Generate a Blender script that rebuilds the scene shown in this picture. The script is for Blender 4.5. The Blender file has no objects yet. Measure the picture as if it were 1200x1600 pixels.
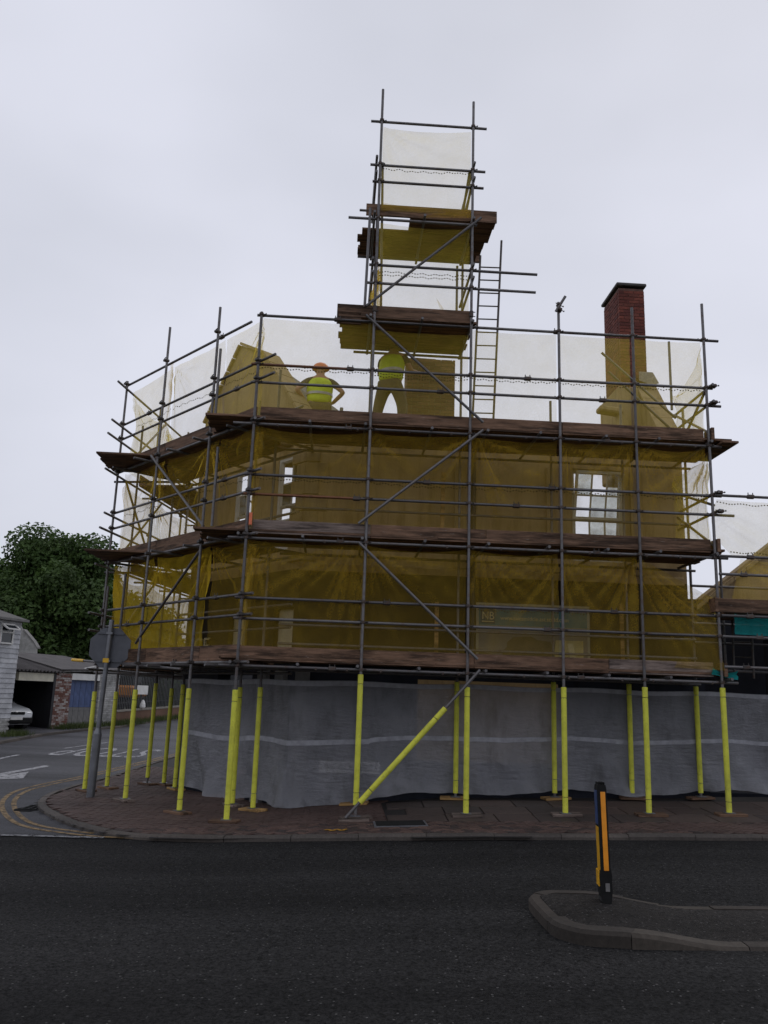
import bpy, math, random
from mathutils import Vector, Matrix, noise, Euler
R = math.radians
random.seed(7)
SC = bpy.context.scene
COL = SC.collection

# ------------------------------------------------------------------ camera
FPX, PITCH, ROLL, CAMH = 1303.25, R(12.575), R(1.929), 1.75      # focal length in pixels of the 1200 x 1600 photograph
_c, _s = math.cos(ROLL), math.sin(ROLL)
_U0 = Vector((0, -math.sin(PITCH), math.cos(PITCH)))
FWD = Vector((0, math.cos(PITCH), math.sin(PITCH)))
RGT = Vector((1, 0, 0)) * _c + _U0 * _s
UPV = Vector((-1, 0, 0)) * _s + _U0 * _c
CAMP = Vector((0, 0, CAMH))
cam = bpy.data.cameras.new('camera')
cam.sensor_fit = 'VERTICAL'; cam.sensor_height = 24.0
cam.lens = FPX / 1600.0 * 24.0
cam.clip_start = 0.1; cam.clip_end = 3000
camo = bpy.data.objects.new('camera', cam); COL.objects.link(camo)
camo.matrix_world = Matrix(((RGT.x, UPV.x, -FWD.x, CAMP.x), (RGT.y, UPV.y, -FWD.y, CAMP.y), (RGT.z, UPV.z, -FWD.z, CAMP.z), (0, 0, 0, 1)))
SC.camera = camo

# ------------------------------------------------------------------ sky, sun, exposure
SUN_EL, SUN_AZ = R(52), R(25)            # azimuth from +Y towards +X
W = bpy.data.worlds.new('World'); SC.world = W; W.use_nodes = True
nt = W.node_tree; nt.nodes.clear()
def wn(t, **k):
    n = nt.nodes.new(t)
    for a, b in k.items(): setattr(n, a, b)
    return n
sky = wn('ShaderNodeTexSky', sky_type='NISHITA', sun_disc=False, sun_elevation=SUN_EL, sun_rotation=SUN_AZ)
b1 = wn('ShaderNodeBackground'); b1.inputs['Strength'].default_value = 0.06
nt.links.new(sky.outputs['Color'], b1.inputs['Color'])
tc = wn('ShaderNodeTexCoord')
mp = wn('ShaderNodeMapping'); mp.inputs['Scale'].default_value = (1.0, 1.0, 1.9)
nt.links.new(tc.outputs['Generated'], mp.inputs['Vector'])
nz = wn('ShaderNodeTexNoise'); nz.inputs['Scale'].default_value = 1.7; nz.inputs['Detail'].default_value = 4; nz.inputs['Roughness'].default_value = 0.42
nt.links.new(mp.outputs['Vector'], nz.inputs['Vector'])
rp = wn('ShaderNodeValToRGB')
rp.color_ramp.elements[0].position = 0.30; rp.color_ramp.elements[0].color = (0.585, 0.605, 0.68, 1)
rp.color_ramp.elements[1].position = 0.66; rp.color_ramp.elements[1].color = (0.785, 0.80, 0.90, 1)
nt.links.new(nz.outputs['Fac'], rp.inputs['Fac'])
b2 = wn('ShaderNodeBackground'); b2.inputs['Strength'].default_value = 1.0
nt.links.new(rp.outputs['Color'], b2.inputs['Color'])
mx = wn('ShaderNodeMixShader'); mx.inputs[0].default_value = 0.9
nt.links.new(b1.outputs[0], mx.inputs[1]); nt.links.new(b2.outputs[0], mx.inputs[2])
wo = wn('ShaderNodeOutputWorld'); nt.links.new(mx.outputs[0], wo.inputs['Surface'])
sun = bpy.data.lights.new('sun', 'SUN'); sun.energy = 0.5; sun.angle = R(40); sun.color = (1, 0.97, 0.92)
suno = bpy.data.objects.new('sun', sun); COL.objects.link(suno)
sd = Vector((math.sin(SUN_AZ) * math.cos(SUN_EL), math.cos(SUN_AZ) * math.cos(SUN_EL), math.sin(SUN_EL)))
suno.rotation_euler = sd.to_track_quat('Z', 'Y').to_euler()
SC.view_settings.view_transform = 'Standard'; SC.view_settings.look = 'None'
SC.view_settings.exposure = 0.0; SC.view_settings.gamma = 1.0
SC.render.engine = 'CYCLES'
SC.cycles.max_bounces = 8; SC.cycles.diffuse_bounces = 3; SC.cycles.glossy_bounces = 2
SC.cycles.transparent_max_bounces = 32; SC.cycles.transmission_bounces = 4
SC.cycles.use_denoising = True

# ------------------------------------------------------------------ pixel -> place
def ray(u, v): return RGT * ((u - 600) / FPX) - UPV * ((v - 800) / FPX) + FWD
def lerp_tab(x, xs, zs):
    if x <= xs[0]: return zs[0]
    for i in range(len(xs) - 1):
        if x <= xs[i + 1]:
            t = (x - xs[i]) / (xs[i + 1] - xs[i]); return zs[i] + t * (zs[i + 1] - zs[i])
    return zs[-1]
GX = [-60, -6, -2.2, 0, 1.4, 5.5, 12, 60]; GZ = [-.24, -.20, -.14, -.03, .03, .13, .3, 1.0]
def g(x, y):                               # pavement level: the street climbs to the right, the side street climbs away
    z = lerp_tab(x, GX, GZ)
    z += .05 * min(max(y - 13.2, 0), 2) * min(max((x + 1) / 2, 0), 1)
    if y > 20: z += .03 * (y - 20)
    return z
OFF = -.065
def G(u, v, off=0.0):
    d = ray(u, v); z = 0
    for _ in range(80):
        t = (z - CAMH) / d.z if abs(d.z) > 1e-6 else 50
        if t < 0: t = 60
        t = min(t, 90)
        p = CAMP + d * t; z = .5 * z + .5 * (g(p.x, p.y) + off)
    return Vector((p.x, p.y, z))
A0 = Vector((-2.201, 13.185, 0))
TH = R(2.9897)
EF = Vector((math.cos(TH), math.sin(TH), 0)); NF = Vector((-math.sin(TH), math.cos(TH), 0))
EL = Vector((-.67464, .73815, 0)); NL = Vector((.73815, .67464, 0))
SD = R(7)
ES = Vector((math.sin(SD), math.cos(SD), 0)); NS = Vector((math.cos(SD), -math.sin(SD), 0))
Z = Vector((0, 0, 1))
class Frame:
    def __init__(s, o, e, n): s.o, s.e, s.n = o, e, n; s.ang = math.atan2(e.y, e.x)
    def __call__(s, a, d, z): return s.o + s.e * a + s.n * d + Z * z
    def px(s, u, v, d=0):
        p0 = s.o + s.n * d; r = ray(u, v); t = (p0 - CAMP).dot(s.n) / r.dot(s.n); p = CAMP + r * t
        return (p - s.o).dot(s.e), p.z
FR = Frame(A0, EF, NF); LF = Frame(A0, EL, NL)
P4 = LF(5.03, 0, 0)
SF = Frame(P4, ES, NS)
def zat(x, y, v):
    lo, hi = -2, 15
    for _ in range(50):
        m = (lo + hi) / 2; q = Vector((x, y, m)) - CAMP
        pv = 800 - FPX * q.dot(UPV) / q.dot(FWD)
        if pv > v: lo = m
        else: hi = m
    return m

# ------------------------------------------------------------------ materials
MATS = {}
class NM:
    def __init__(s, name):
        s.m = bpy.data.materials.new(name); s.m.use_nodes = True; s.t = s.m.node_tree
        s.t.nodes.clear(); s.out = s.n('ShaderNodeOutputMaterial')
    def n(s, t, **k):
        x = s.t.nodes.new(t)
        for a, b in k.items(): setattr(x, a, b)
        return x
    def l(s, a, b): s.t.links.new(a, b)
    def coord(s, kind='Object', scale=(1, 1, 1)):
        t = s.n('ShaderNodeTexCoord'); m = s.n('ShaderNodeMapping'); m.inputs['Scale'].default_value = scale
        s.l(t.outputs[kind], m.inputs['Vector']); return m.outputs['Vector']
    def pos(s, scale=(1, 1, 1)):
        t = s.n('ShaderNodeNewGeometry'); m = s.n('ShaderNodeMapping'); m.inputs['Scale'].default_value = scale
        s.l(t.outputs['Position'], m.inputs['Vector']); return m.outputs['Vector']
    def noise(s, vec, scale, detail=4, rough=.55):
        x = s.n('ShaderNodeTexNoise'); x.inputs['Scale'].default_value = scale; x.inputs['Detail'].default_value = detail; x.inputs['Roughness'].default_value = rough
        s.l(vec, x.inputs['Vector']); return x.outputs['Fac']
    def ramp(s, fac, stops):
        x = s.n('ShaderNodeValToRGB'); e = x.color_ramp.elements
        while len(e) < len(stops): e.new(.5)
        for i, (p, c) in enumerate(stops):
            e[i].position = p; e[i].color = (c[0], c[1], c[2], 1) if not isinstance(c, (int, float)) else (c, c, c, 1)
        s.l(fac, x.inputs['Fac']); return x.outputs['Color']
    def mix(s, fac, a, b, mode='MIX'):
        x = s.n('ShaderNodeMixRGB', blend_type=mode)
        for k, v in ((0, fac), (1, a), (2, b)):
            if isinstance(v, (int, float)): x.inputs[k].default_value = v if k == 0 else (v, v, v, 1)
            elif isinstance(v, tuple): x.inputs[k].default_value = (*v, 1)
            else: s.l(v, x.inputs[k])
        return x.outputs[0]
    def rand(s): return s.n('ShaderNodeObjectInfo').outputs['Random']
    def bump(s, h, strength=.3, dist=.01):
        b = s.n('ShaderNodeBump'); b.inputs['Strength'].default_value = strength; b.inputs['Distance'].default_value = dist
        s.l(h, b.inputs['Height']); return b.outputs['Normal']
    def bsdf(s, col, rough=.7, metal=0, normal=None, spec=.5):
        b = s.n('ShaderNodeBsdfPrincipled')
        for k, v in (('Base Color', col), ('Roughness', rough), ('Metallic', metal), ('Specular IOR Level', spec)):
            if isinstance(v, tuple): b.inputs[k].default_value = (*v, 1)
            elif isinstance(v, (int, float)): b.inputs[k].default_value = v
            else: s.l(v, b.inputs[k])
        if normal: s.l(normal, b.inputs['Normal'])
        return b.outputs[0]
    def done(s, sh): s.l(sh, s.out.inputs['Surface']); MATS[s.m.name] = s.m; return s.m

def simple(name, col, rough=.6, metal=0, var=.25, scale=6, bump=.15, spec=.5, kind='Object'):
    """a plain paint / plastic / metal with mottled wear"""
    m = NM(name); v = m.coord(kind)
    f = m.noise(v, scale, 5, .6)
    lo = tuple(c * (1 - var) for c in col); hi = tuple(min(1, c * (1 + var)) for c in col)
    c = m.ramp(f, [(.3, lo), (.7, hi)])
    nm = m.bump(m.noise(v, scale * 8, 3), bump, .004) if bump else None
    return m.done(m.bsdf(c, rough, metal, nm, spec))

def mk_tube(name, a, b, rust):
    m = NM(name); v = m.coord('Object'); r = m.rand()
    base = m.mix(r, a, b)
    f = m.noise(v, 9, 5, .65)
    c = m.mix(m.ramp(f, [(.52, 0.0), (.72, rust)]), base, (.10, .045, .022))
    f2 = m.noise(v, 40, 3)
    c = m.mix(m.ramp(f2, [(.62, 0.0), (.8, .5)]), c, (.30, .29, .28))
    return m.done(m.bsdf(c, m.ramp(f, [(.3, .38), (.7, .62)]), .45, m.bump(f2, .2, .003)))
mk_tube('steel_tube', (.095, .09, .092), (.17, .163, .165), .55)
mk_tube('rusty_tube', (.20, .085, .04), (.15, .07, .04), .9)
mk_tube('coupler_steel', (.05, .045, .043), (.09, .08, .075), .8)

m = NM('foam'); v = m.coord('Object')
f = m.noise(v, 5, 4); f2 = m.noise(v, 60, 2)
c = m.ramp(f, [(.25, (.56, .56, .05)), (.75, (.78, .78, .085))])
c = m.mix(m.ramp(m.noise(v, 14, 5, .7), [(.55, 0.0), (.75, .6)]), c, (.16, .15, .05))
c = m.mix(m.ramp(m.noise(m.pos((1, 1, .5)), 3.0, 5, .7), [(.5, 0.0), (.8, .5)]), c, (.22, .20, .07))
m.done(m.bsdf(c, .75, 0, m.bump(f2, .25, .004)))

def mk_wood(name, dark, light, pal=.0):
    m = NM(name); v = m.coord('Object', (.9, 9, 9)); r = m.rand()
    off = m.n('ShaderNodeVectorMath', operation='ADD'); cmb = m.n('ShaderNodeCombineXYZ')
    mul = m.n('ShaderNodeMath', operation='MULTIPLY'); mul.inputs[1].default_value = 37
    m.l(r, mul.inputs[0]); m.l(mul.outputs[0], cmb.inputs[0]); m.l(mul.outputs[0], cmb.inputs[2])
    m.l(v, off.inputs[0]); m.l(cmb.outputs[0], off.inputs[1]); v = off.outputs[0]
    f = m.noise(v, 3.2, 7, .65)
    c = m.ramp(f, [(.28, dark), (.72, light)])
    st = m.noise(v, 1.1, 5, .7)
    c = m.mix(m.ramp(st, [(.46, 0.0), (.60, .85)]), c, tuple(x * .38 for x in dark))
    sp = m.noise(v, 7, 3, .6)
    c = m.mix(m.ramp(sp, [(.64, 0.0), (.74, .7)]), c, (.33, .29, .25))
    hv = m.n('ShaderNodeHueSaturation'); m.l(c, hv.inputs['Color'])
    ml = m.n('ShaderNodeMapRange'); ml.inputs[3].default_value = .7; ml.inputs[4].default_value = 1.25
    m.l(r, ml.inputs[0]); m.l(ml.outputs[0], hv.inputs['Value'])
    return m.done(m.bsdf(hv.outputs[0], .8, 0, m.bump(f, .5, .006), .3))
mk_wood('scaffold_board', (.075, .042, .025), (.27, .158, .10))
mk_wood('weathered_board', (.085, .06, .05), (.30, .235, .20))
mk_wood('pale_timber', (.30, .17, .06), (.48, .30, .12))

def mk_net(name, col, alpha, gmax=1.7):
    m = NM(name); v = m.coord('Object')
    d = m.n('ShaderNodeBsdfDiffuse'); d.inputs[0].default_value = (*col, 1)
    t = m.n('ShaderNodeBsdfTranslucent'); t.inputs[0].default_value = (*[min(.95, x * 1.45) for x in col], 1)
    mx = m.n('ShaderNodeMixShader'); mx.inputs[0].default_value = .58
    m.l(d.outputs[0], mx.inputs[1]); m.l(t.outputs[0], mx.inputs[2])
    tr = m.n('ShaderNodeBsdfTransparent')
    f = m.noise(v, 2.2, 4, .6); f2 = m.noise(v, 90, 2, .5)
    a = m.mix(.35, m.ramp(f, [(.3, alpha * .72), (.75, alpha * 1.35)]), m.ramp(f2, [(.35, alpha * .5), (.65, alpha * 1.5)]))
    lw = m.n('ShaderNodeLayerWeight'); lw.inputs[0].default_value = .25       # a woven sheet closes up when seen edge-on
    a = m.mix(m.ramp(lw.outputs['Facing'], [(.30, 0.0), (.95, .8)]), a, (.75, .75, .75))
    at = m.n('ShaderNodeAttribute', attribute_name='gather')             # cloth bunched into folds is thicker
    a = m.mix(1.0, a, m.ramp(at.outputs['Fac'], [(0.0, 1 - (gmax - 1) * .2), (.3, 1.0), (1.0, gmax)]), 'MULTIPLY')
    m2 = m.n('ShaderNodeMixShader'); m.l(a, m2.inputs[0]); m.l(tr.outputs[0], m2.inputs[1]); m.l(mx.outputs[0], m2.inputs[2])
    return m.done(m2.outputs[0])
mk_net('yellow_net', (.72, .475, .06), .26, 1.6)
mk_net('dense_yellow_net', (.66, .46, .04), .48, 1.4)
mk_net('pale_yellow_net', (.70, .52, .07), .26, 1.2)
mk_net('teal_net', (.03, .36, .36), .8)
# the row of eyelets along a net's hem
m = NM('eyelet_hem'); uv = m.coord('UV', (1, 1, 1))
ck = m.n('ShaderNodeTexChecker'); ck.inputs['Scale'].default_value = 1.0; m.l(uv, ck.inputs['Vector'])
d = m.n('ShaderNodeBsdfDiffuse'); d.inputs[0].default_value = (.06, .05, .03, 1)
tr = m.n('ShaderNodeBsdfTransparent'); mx = m.n('ShaderNodeMixShader')
m.l(ck.outputs['Fac'], mx.inputs[0]); m.l(tr.outputs[0], mx.inputs[1]); m.l(d.outputs[0], mx.inputs[2]); m.done(mx.outputs[0])

m = NM('grey_sheet'); v = m.coord('Object')
f = m.noise(v, 1.3, 6, .6); f2 = m.noise(v, 120, 2)
c = m.ramp(f, [(.3, (.32, .325, .355)), (.7, (.46, .465, .50))])
c = m.mix(m.ramp(m.noise(m.pos((1, 1, .4)), 2.2, 6, .7), [(.5, 0.0), (.75, .6)]), c, (.10, .095, .09))
p = m.bsdf(c, .32, 0, m.bump(m.mix(.5, m.noise(v, 6, 6, .65), m.noise(m.coord('Object', (1.2, 1.2, 5)), 3.5, 5, .6)), 1.0, .09), .6)
t = m.n('ShaderNodeBsdfTranslucent'); t.inputs[0].default_value = (.2, .2, .24, 1)
tr = m.n('ShaderNodeBsdfTransparent')
a = m.n('ShaderNodeMixShader'); a.inputs[0].default_value = .15; m.l(p, a.inputs[1]); m.l(t.outputs[0], a.inputs[2])
b = m.n('ShaderNodeMixShader'); b.inputs[0].default_value = .36; m.l(a.outputs[0], b.inputs[1]); m.l(tr.outputs[0], b.inputs[2])
m.done(b.outputs[0])
simple('sheet_band', (.34, .345, .38), .5, 0, .2, 9)

def mk_asphalt(name, lo, hi, rough, speck, tint=(.5, .5, .52)):
    m = NM(name); v = m.pos()
    f = m.noise(v, .35, 5, .6); f2 = m.mix(.3, m.noise(v, 42, 4, .8), m.noise(v, 18, 3, .7)); f3 = m.noise(v, 120, 2, .6)
    c = m.ramp(f2, [(.40, lo), (.60, hi)])
    c = m.mix(m.ramp(f, [(.3, .75), (.7, 1.2)]), (0, 0, 0), c, 'MIX') if False else m.mix(1.0, c, m.ramp(f, [(.25, .72), (.75, 1.25)]), 'MULTIPLY')
    lg = m.noise(m.pos((.06, .9, 1)), 1.1, 4, .55); c = m.mix(1.0, c, m.ramp(lg, [(.32, .68), (.68, 1.4)]), 'MULTIPLY')     # wheel tracks along the street
    vo = m.n('ShaderNodeTexVoronoi'); vo.inputs['Scale'].default_value = 38; m.l(v, vo.inputs['Vector'])
    sepc = m.n('ShaderNodeSeparateColor'); m.l(vo.outputs['Color'], sepc.inputs[0])
    gt = m.n('ShaderNodeMath', operation='GREATER_THAN'); gt.inputs[1].default_value = 1 - speck; m.l(sepc.outputs[0], gt.inputs[0])
    ds = m.n('ShaderNodeMath', operation='LESS_THAN'); ds.inputs[1].default_value = .32; m.l(vo.outputs['Distance'], ds.inputs[0])
    mu = m.n('ShaderNodeMath', operation='MULTIPLY'); m.l(gt.outputs[0], mu.inputs[0]); m.l(ds.outputs[0], mu.inputs[1])
    c = m.mix(mu.outputs[0], c, m.mix(f2, (.04, .04, .04), (.15, .145, .14)))
    h = m.mix(.5, f2, f3)
    return m.done(m.bsdf(c, m.ramp(f, [(.3, rough - .08), (.7, rough + .08)]), 0, m.bump(h, 1.0, .02), .12))
mk_asphalt('new_asphalt', (.004, .004, .004), (.037, .036, .036), .88, .05)
mk_asphalt('old_asphalt', (.045, .045, .05), (.085, .085, .094), .55, .03)
mk_asphalt('island_asphalt', (.010, .0095, .009), (.040, .036, .034), .8, .08)
m = NM('earth'); v = m.pos(); f = m.noise(v, .8, 6, .65)
m.done(m.bsdf(m.ramp(f, [(.3, (.035, .032, .02)), (.55, (.06, .07, .03)), (.75, (.05, .045, .03))]), .9, 0, m.bump(m.noise(v, 12, 5), .6, .05)))
m = NM('grit_bed'); v = m.pos(); f = m.noise(v, 20, 5)
m.done(m.bsdf(m.ramp(f, [(.3, (.008, .006, .0055)), (.7, (.018, .014, .012))]), .85, 0, m.bump(f, .4, .01)))
def mk_piece(name, cols, rough=.75, nscale=18):
    m = NM(name); v = m.coord('Object'); r = m.rand()
    x = m.n('ShaderNodeValToRGB'); x.color_ramp.interpolation = 'CONSTANT'; e = x.color_ramp.elements
    while len(e) < len(cols): e.new(.5)
    for i, c in enumerate(cols): e[i].position = i / len(cols); e[i].color = (*c, 1)
    m.l(r, x.inputs[0])
    p = m.pos(); f = m.noise(p, nscale, 5, .7); big = m.noise(p, 1.1, 4, .6)
    c = m.mix(1.0, x.outputs[0], m.ramp(f, [(.25, .65), (.75, 1.3)]), 'MULTIPLY')
    c = m.mix(1.0, c, m.ramp(big, [(.3, .7), (.7, 1.2)]), 'MULTIPLY')
    return m.done(m.bsdf(c, rough, 0, m.bump(f, .5, .006), .35))
mk_piece('paving_block', [(.085, .050, .040), (.052, .034, .029), (.105, .064, .051), (.044, .031, .028), (.09, .056, .047), (.068, .040, .033)], .75)
mk_piece('flagstone', [(.062, .043, .036), (.074, .052, .043), (.053, .039, .034), (.082, .056, .046)], .7)
mk_piece('kerb_granite', [(.085, .072, .062), (.105, .088, .076), (.075, .064, .056)], .8, 30)
mk_piece('island_kerb', [(.05, .041, .034), (.064, .054, .044), (.044, .037, .031)], .9, 22)
mk_piece('red_brick', [(.175, .048, .034), (.145, .040, .030), (.20, .058, .04), (.12, .036, .029), (.165, .052, .038)], .85, 25)
mk_piece('brown_brick', [(.21, .12, .075), (.18, .10, .065), (.24, .14, .085), (.16, .09, .06)], .85, 25)
m = NM('painted_brick'); v = m.pos(); r = m.rand()
f = m.noise(v, 5.5, 6, .75); f = m.mix(.35, f, r)
c = m.mix(m.ramp(f, [(.42, 0.0), (.64, .85)]), m.mix(r, (.12, .05, .036), (.22, .09, .065)), m.mix(r, (.34, .33, .31), (.42, .41, .39)))
m.done(m.bsdf(c, .85, 0, m.bump(f, .4, .01)))
mk_piece('white_brick', [(.40, .395, .38), (.36, .355, .345), (.43, .42, .41), (.32, .315, .30)], .8, 6)
mk_piece('clapboard', [(.45, .455, .475), (.42, .425, .445), (.48, .485, .50)], .6, 3)
simple('mortar', (.22, .20, .17), .9, 0, .3, 20)
simple('red_mortar', (.13, .07, .055), .9, 0, .3, 20)
def mk_wall(name, a, b, stain):
    m = NM(name); v = m.pos(); f = m.noise(v, 1.6, 6, .65)
    c = m.ramp(f, [(.3, a), (.7, b)])
    sv = m.pos((3.5, 3.5, .35)); s = m.noise(sv, 1.4, 6, .7)
    c = m.mix(m.ramp(s, [(.48, 0.0), (.72, .75)]), c, stain)
    return m.done(m.bsdf(c, .9, 0, m.bump(m.noise(v, 22, 5), .35, .01), .25))
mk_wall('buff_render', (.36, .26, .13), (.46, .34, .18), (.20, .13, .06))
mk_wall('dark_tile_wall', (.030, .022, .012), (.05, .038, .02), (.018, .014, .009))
mk_wall('shopfront', (.013, .015, .022), (.022, .024, .034), (.01, .01, .012))
mk_wall('gable_render', (.30, .22, .12), (.38, .29, .16), (.15, .10, .055))
simple('dull_stone', (.16, .155, .15), .85, 0, .3, 5)
simple('white_paint', (.68, .67, .64), .5, 0, .12, 4)
simple('cream_paint', (.58, .55, .44), .55, 0, .15, 4)
simple('grey_metal', (.17, .175, .19), .42, .55, .2, 5)
simple('sign_back', (.105, .11, .125), .5, .4, .18, 5)
simple('black_plastic', (.010, .010, .010), .75, 0, .3, 12, .15, .2)
simple('fence_steel', (.045, .047, .048), .6, .2, .3, 9)
simple('sign_red', (.40, .02, .02), .4, 0, .1, 5)
simple('shade_black', (.004, .004, .004), .9, 0, .2, 20, 0, .1)  # painted darkness for the gully hole and the garage floor
simple('rubber', (.014, .014, .014), .8, 0, .3, 20)
simple('orange_reflector', (.85, .30, .008), .35, 0, .12, 8)
simple('yellow_reflector', (.70, .36, .01), .4, 0, .3, 8)
simple('blue_face', (.02, .05, .16), .4, 0, .3, 8)
simple('yellow_tape', (.72, .42, .02), .5, 0, .2, 8)
simple('hi_vis', (.58, .74, .04), .7, 0, .15, 9)
simple('reflective_tape', (.45, .46, .46), .35, .2, .1, 9)
simple('skin', (.42, .22, .15), .6, 0, .12, 8, .05)
simple('trousers', (.11, .085, .055), .85, 0, .3, 6)
simple('dark_shirt', (.055, .05, .05), .85, 0, .3, 6)
simple('orange_helmet', (.72, .16, .06), .35, 0, .08, 8)
simple('blue_paint', (.055, .085, .19), .6, 0, .35, 3)
simple('black_paint_and_shade', (.012, .012, .015), .55, 0, .3, 3)  # black paint on pipes and posts; painted shade inside the garage
simple('lead_grey', (.16, .155, .15), .7, .1, .25, 5)
simple('corrugated', (.06, .053, .053), .8, 0, .35, 2)
simple('dark_slate', (.07, .065, .06), .75, 0, .35, 3)
simple('car_paint', (.50, .51, .52), .25, 0, .06, 3, 0, .6)
simple('car_glass', (.02, .025, .03), .08, 0, .2, 3, 0, .7)
simple('headlamp', (.45, .46, .48), .12, .2, .2, 9, 0, .7)
simple('chrome', (.5, .5, .5), .2, .9, .1, 9, 0)
simple('orange_machine', (.62, .22, .02), .45, 0, .2, 5)
simple('banner_teal', (.035, .13, .14), .6, 0, .12, 4)
simple('banner_frame', (.30, .28, .2), .6, 0, .2, 4)
simple('banner_sky', (.17, .155, .13), .6, 0, .1, 3)
simple('banner_house', (.10, .075, .035), .6, 0, .3, 6)
simple('banner_gold', (.42, .36, .16), .6, 0, .2, 6)
simple('banner_dark', (.02, .045, .06), .6, 0, .2, 6)
simple('letter_cream', (.55, .48, .26), .5, 0, .15, 6)
simple('ink', (.03, .03, .035), .6, 0, .2, 6)
simple('bark', (.07, .055, .042), .9, 0, .4, 8, .5)
simple('bolt_metal', (.22, .21, .2), .45, .8, .2, 20)
simple('green_tile', (.06, .075, .035), .5, 0, .3, 7)
m = NM('window_glass'); v = m.coord('Object')
gl = m.n('ShaderNodeBsdfGlossy'); gl.inputs['Roughness'].default_value = .05; gl.inputs[0].default_value = (.8, .85, .9, 1)
tr = m.n('ShaderNodeBsdfTransparent'); tr.inputs[0].default_value = (.86, .88, .86, 1)
fz = m.n('ShaderNodeFresnel'); fz.inputs[0].default_value = 1.45
di = m.n('ShaderNodeBsdfDiffuse'); di.inputs[0].default_value = (.35, .34, .3, 1)
x1 = m.n('ShaderNodeMixShader'); m.l(fz.outputs[0], x1.inputs[0]); m.l(tr.outputs[0], x1.inputs[1]); m.l(gl.outputs[0], x1.inputs[2])
x2 = m.n('ShaderNodeMixShader'); m.l(m.ramp(m.noise(v, 3, 5, .7), [(.4, .05), (.75, .4)]), x2.inputs[0]); m.l(x1.outputs[0], x2.inputs[1]); m.l(di.outputs[0], x2.inputs[2])
m.done(x2.outputs[0])
def mk_leaf(name, a, b):
    m = NM(name); r = m.n('ShaderNodeNewGeometry').outputs['Random Per Island']
    v = m.pos(); f = m.noise(v, .5, 4, .6)
    c = m.mix(r, a, b); c = m.mix(1.0, c, m.ramp(f, [(.3, .6), (.7, 1.3)]), 'MULTIPLY')
    d = m.bsdf(c, .6, 0, None, .3); t = m.n('ShaderNodeBsdfTranslucent'); m.l(c, t.inputs[0])
    x = m.n('ShaderNodeMixShader'); x.inputs[0].default_value = .3; m.l(d, x.inputs[1]); m.l(t.outputs[0], x.inputs[2])
    return m.done(x.outputs[0])
mk_leaf('leaf_green', (.045, .085, .022), (.085, .14, .036))
mk_leaf('leaf_dark', (.03, .055, .018), (.05, .085, .026))
mk_leaf('grass_blade', (.05, .075, .022), (.09, .11, .035))
def mk_worn(name, col, lo, hi, scale=9):
    m = NM(name); v = m.pos(); f = m.noise(v, scale, 7, .75)
    c = m.mix(m.noise(v, 40, 3), tuple(x * .6 for x in col), col)
    d = m.bsdf(c, .65, 0, None, .35); tr = m.n('ShaderNodeBsdfTransparent')
    x = m.n('ShaderNodeMixShader'); m.l(m.ramp(f, [(lo, 0.0), (hi, 1.0)]), x.inputs[0])
    m.l(tr.outputs[0], x.inputs[1]); m.l(d, x.inputs[2]); return m.done(x.outputs[0])
mk_worn('worn_yellow', (.28, .18, .07), .38, .50)
mk_worn('worn_white', (.42, .42, .44), .38, .52)
mk_worn('faint_white', (.26, .26, .27), .38, .55)
mk_worn('fresh_yellow', (.52, .26, .02), .33, .45, 30)

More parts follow.
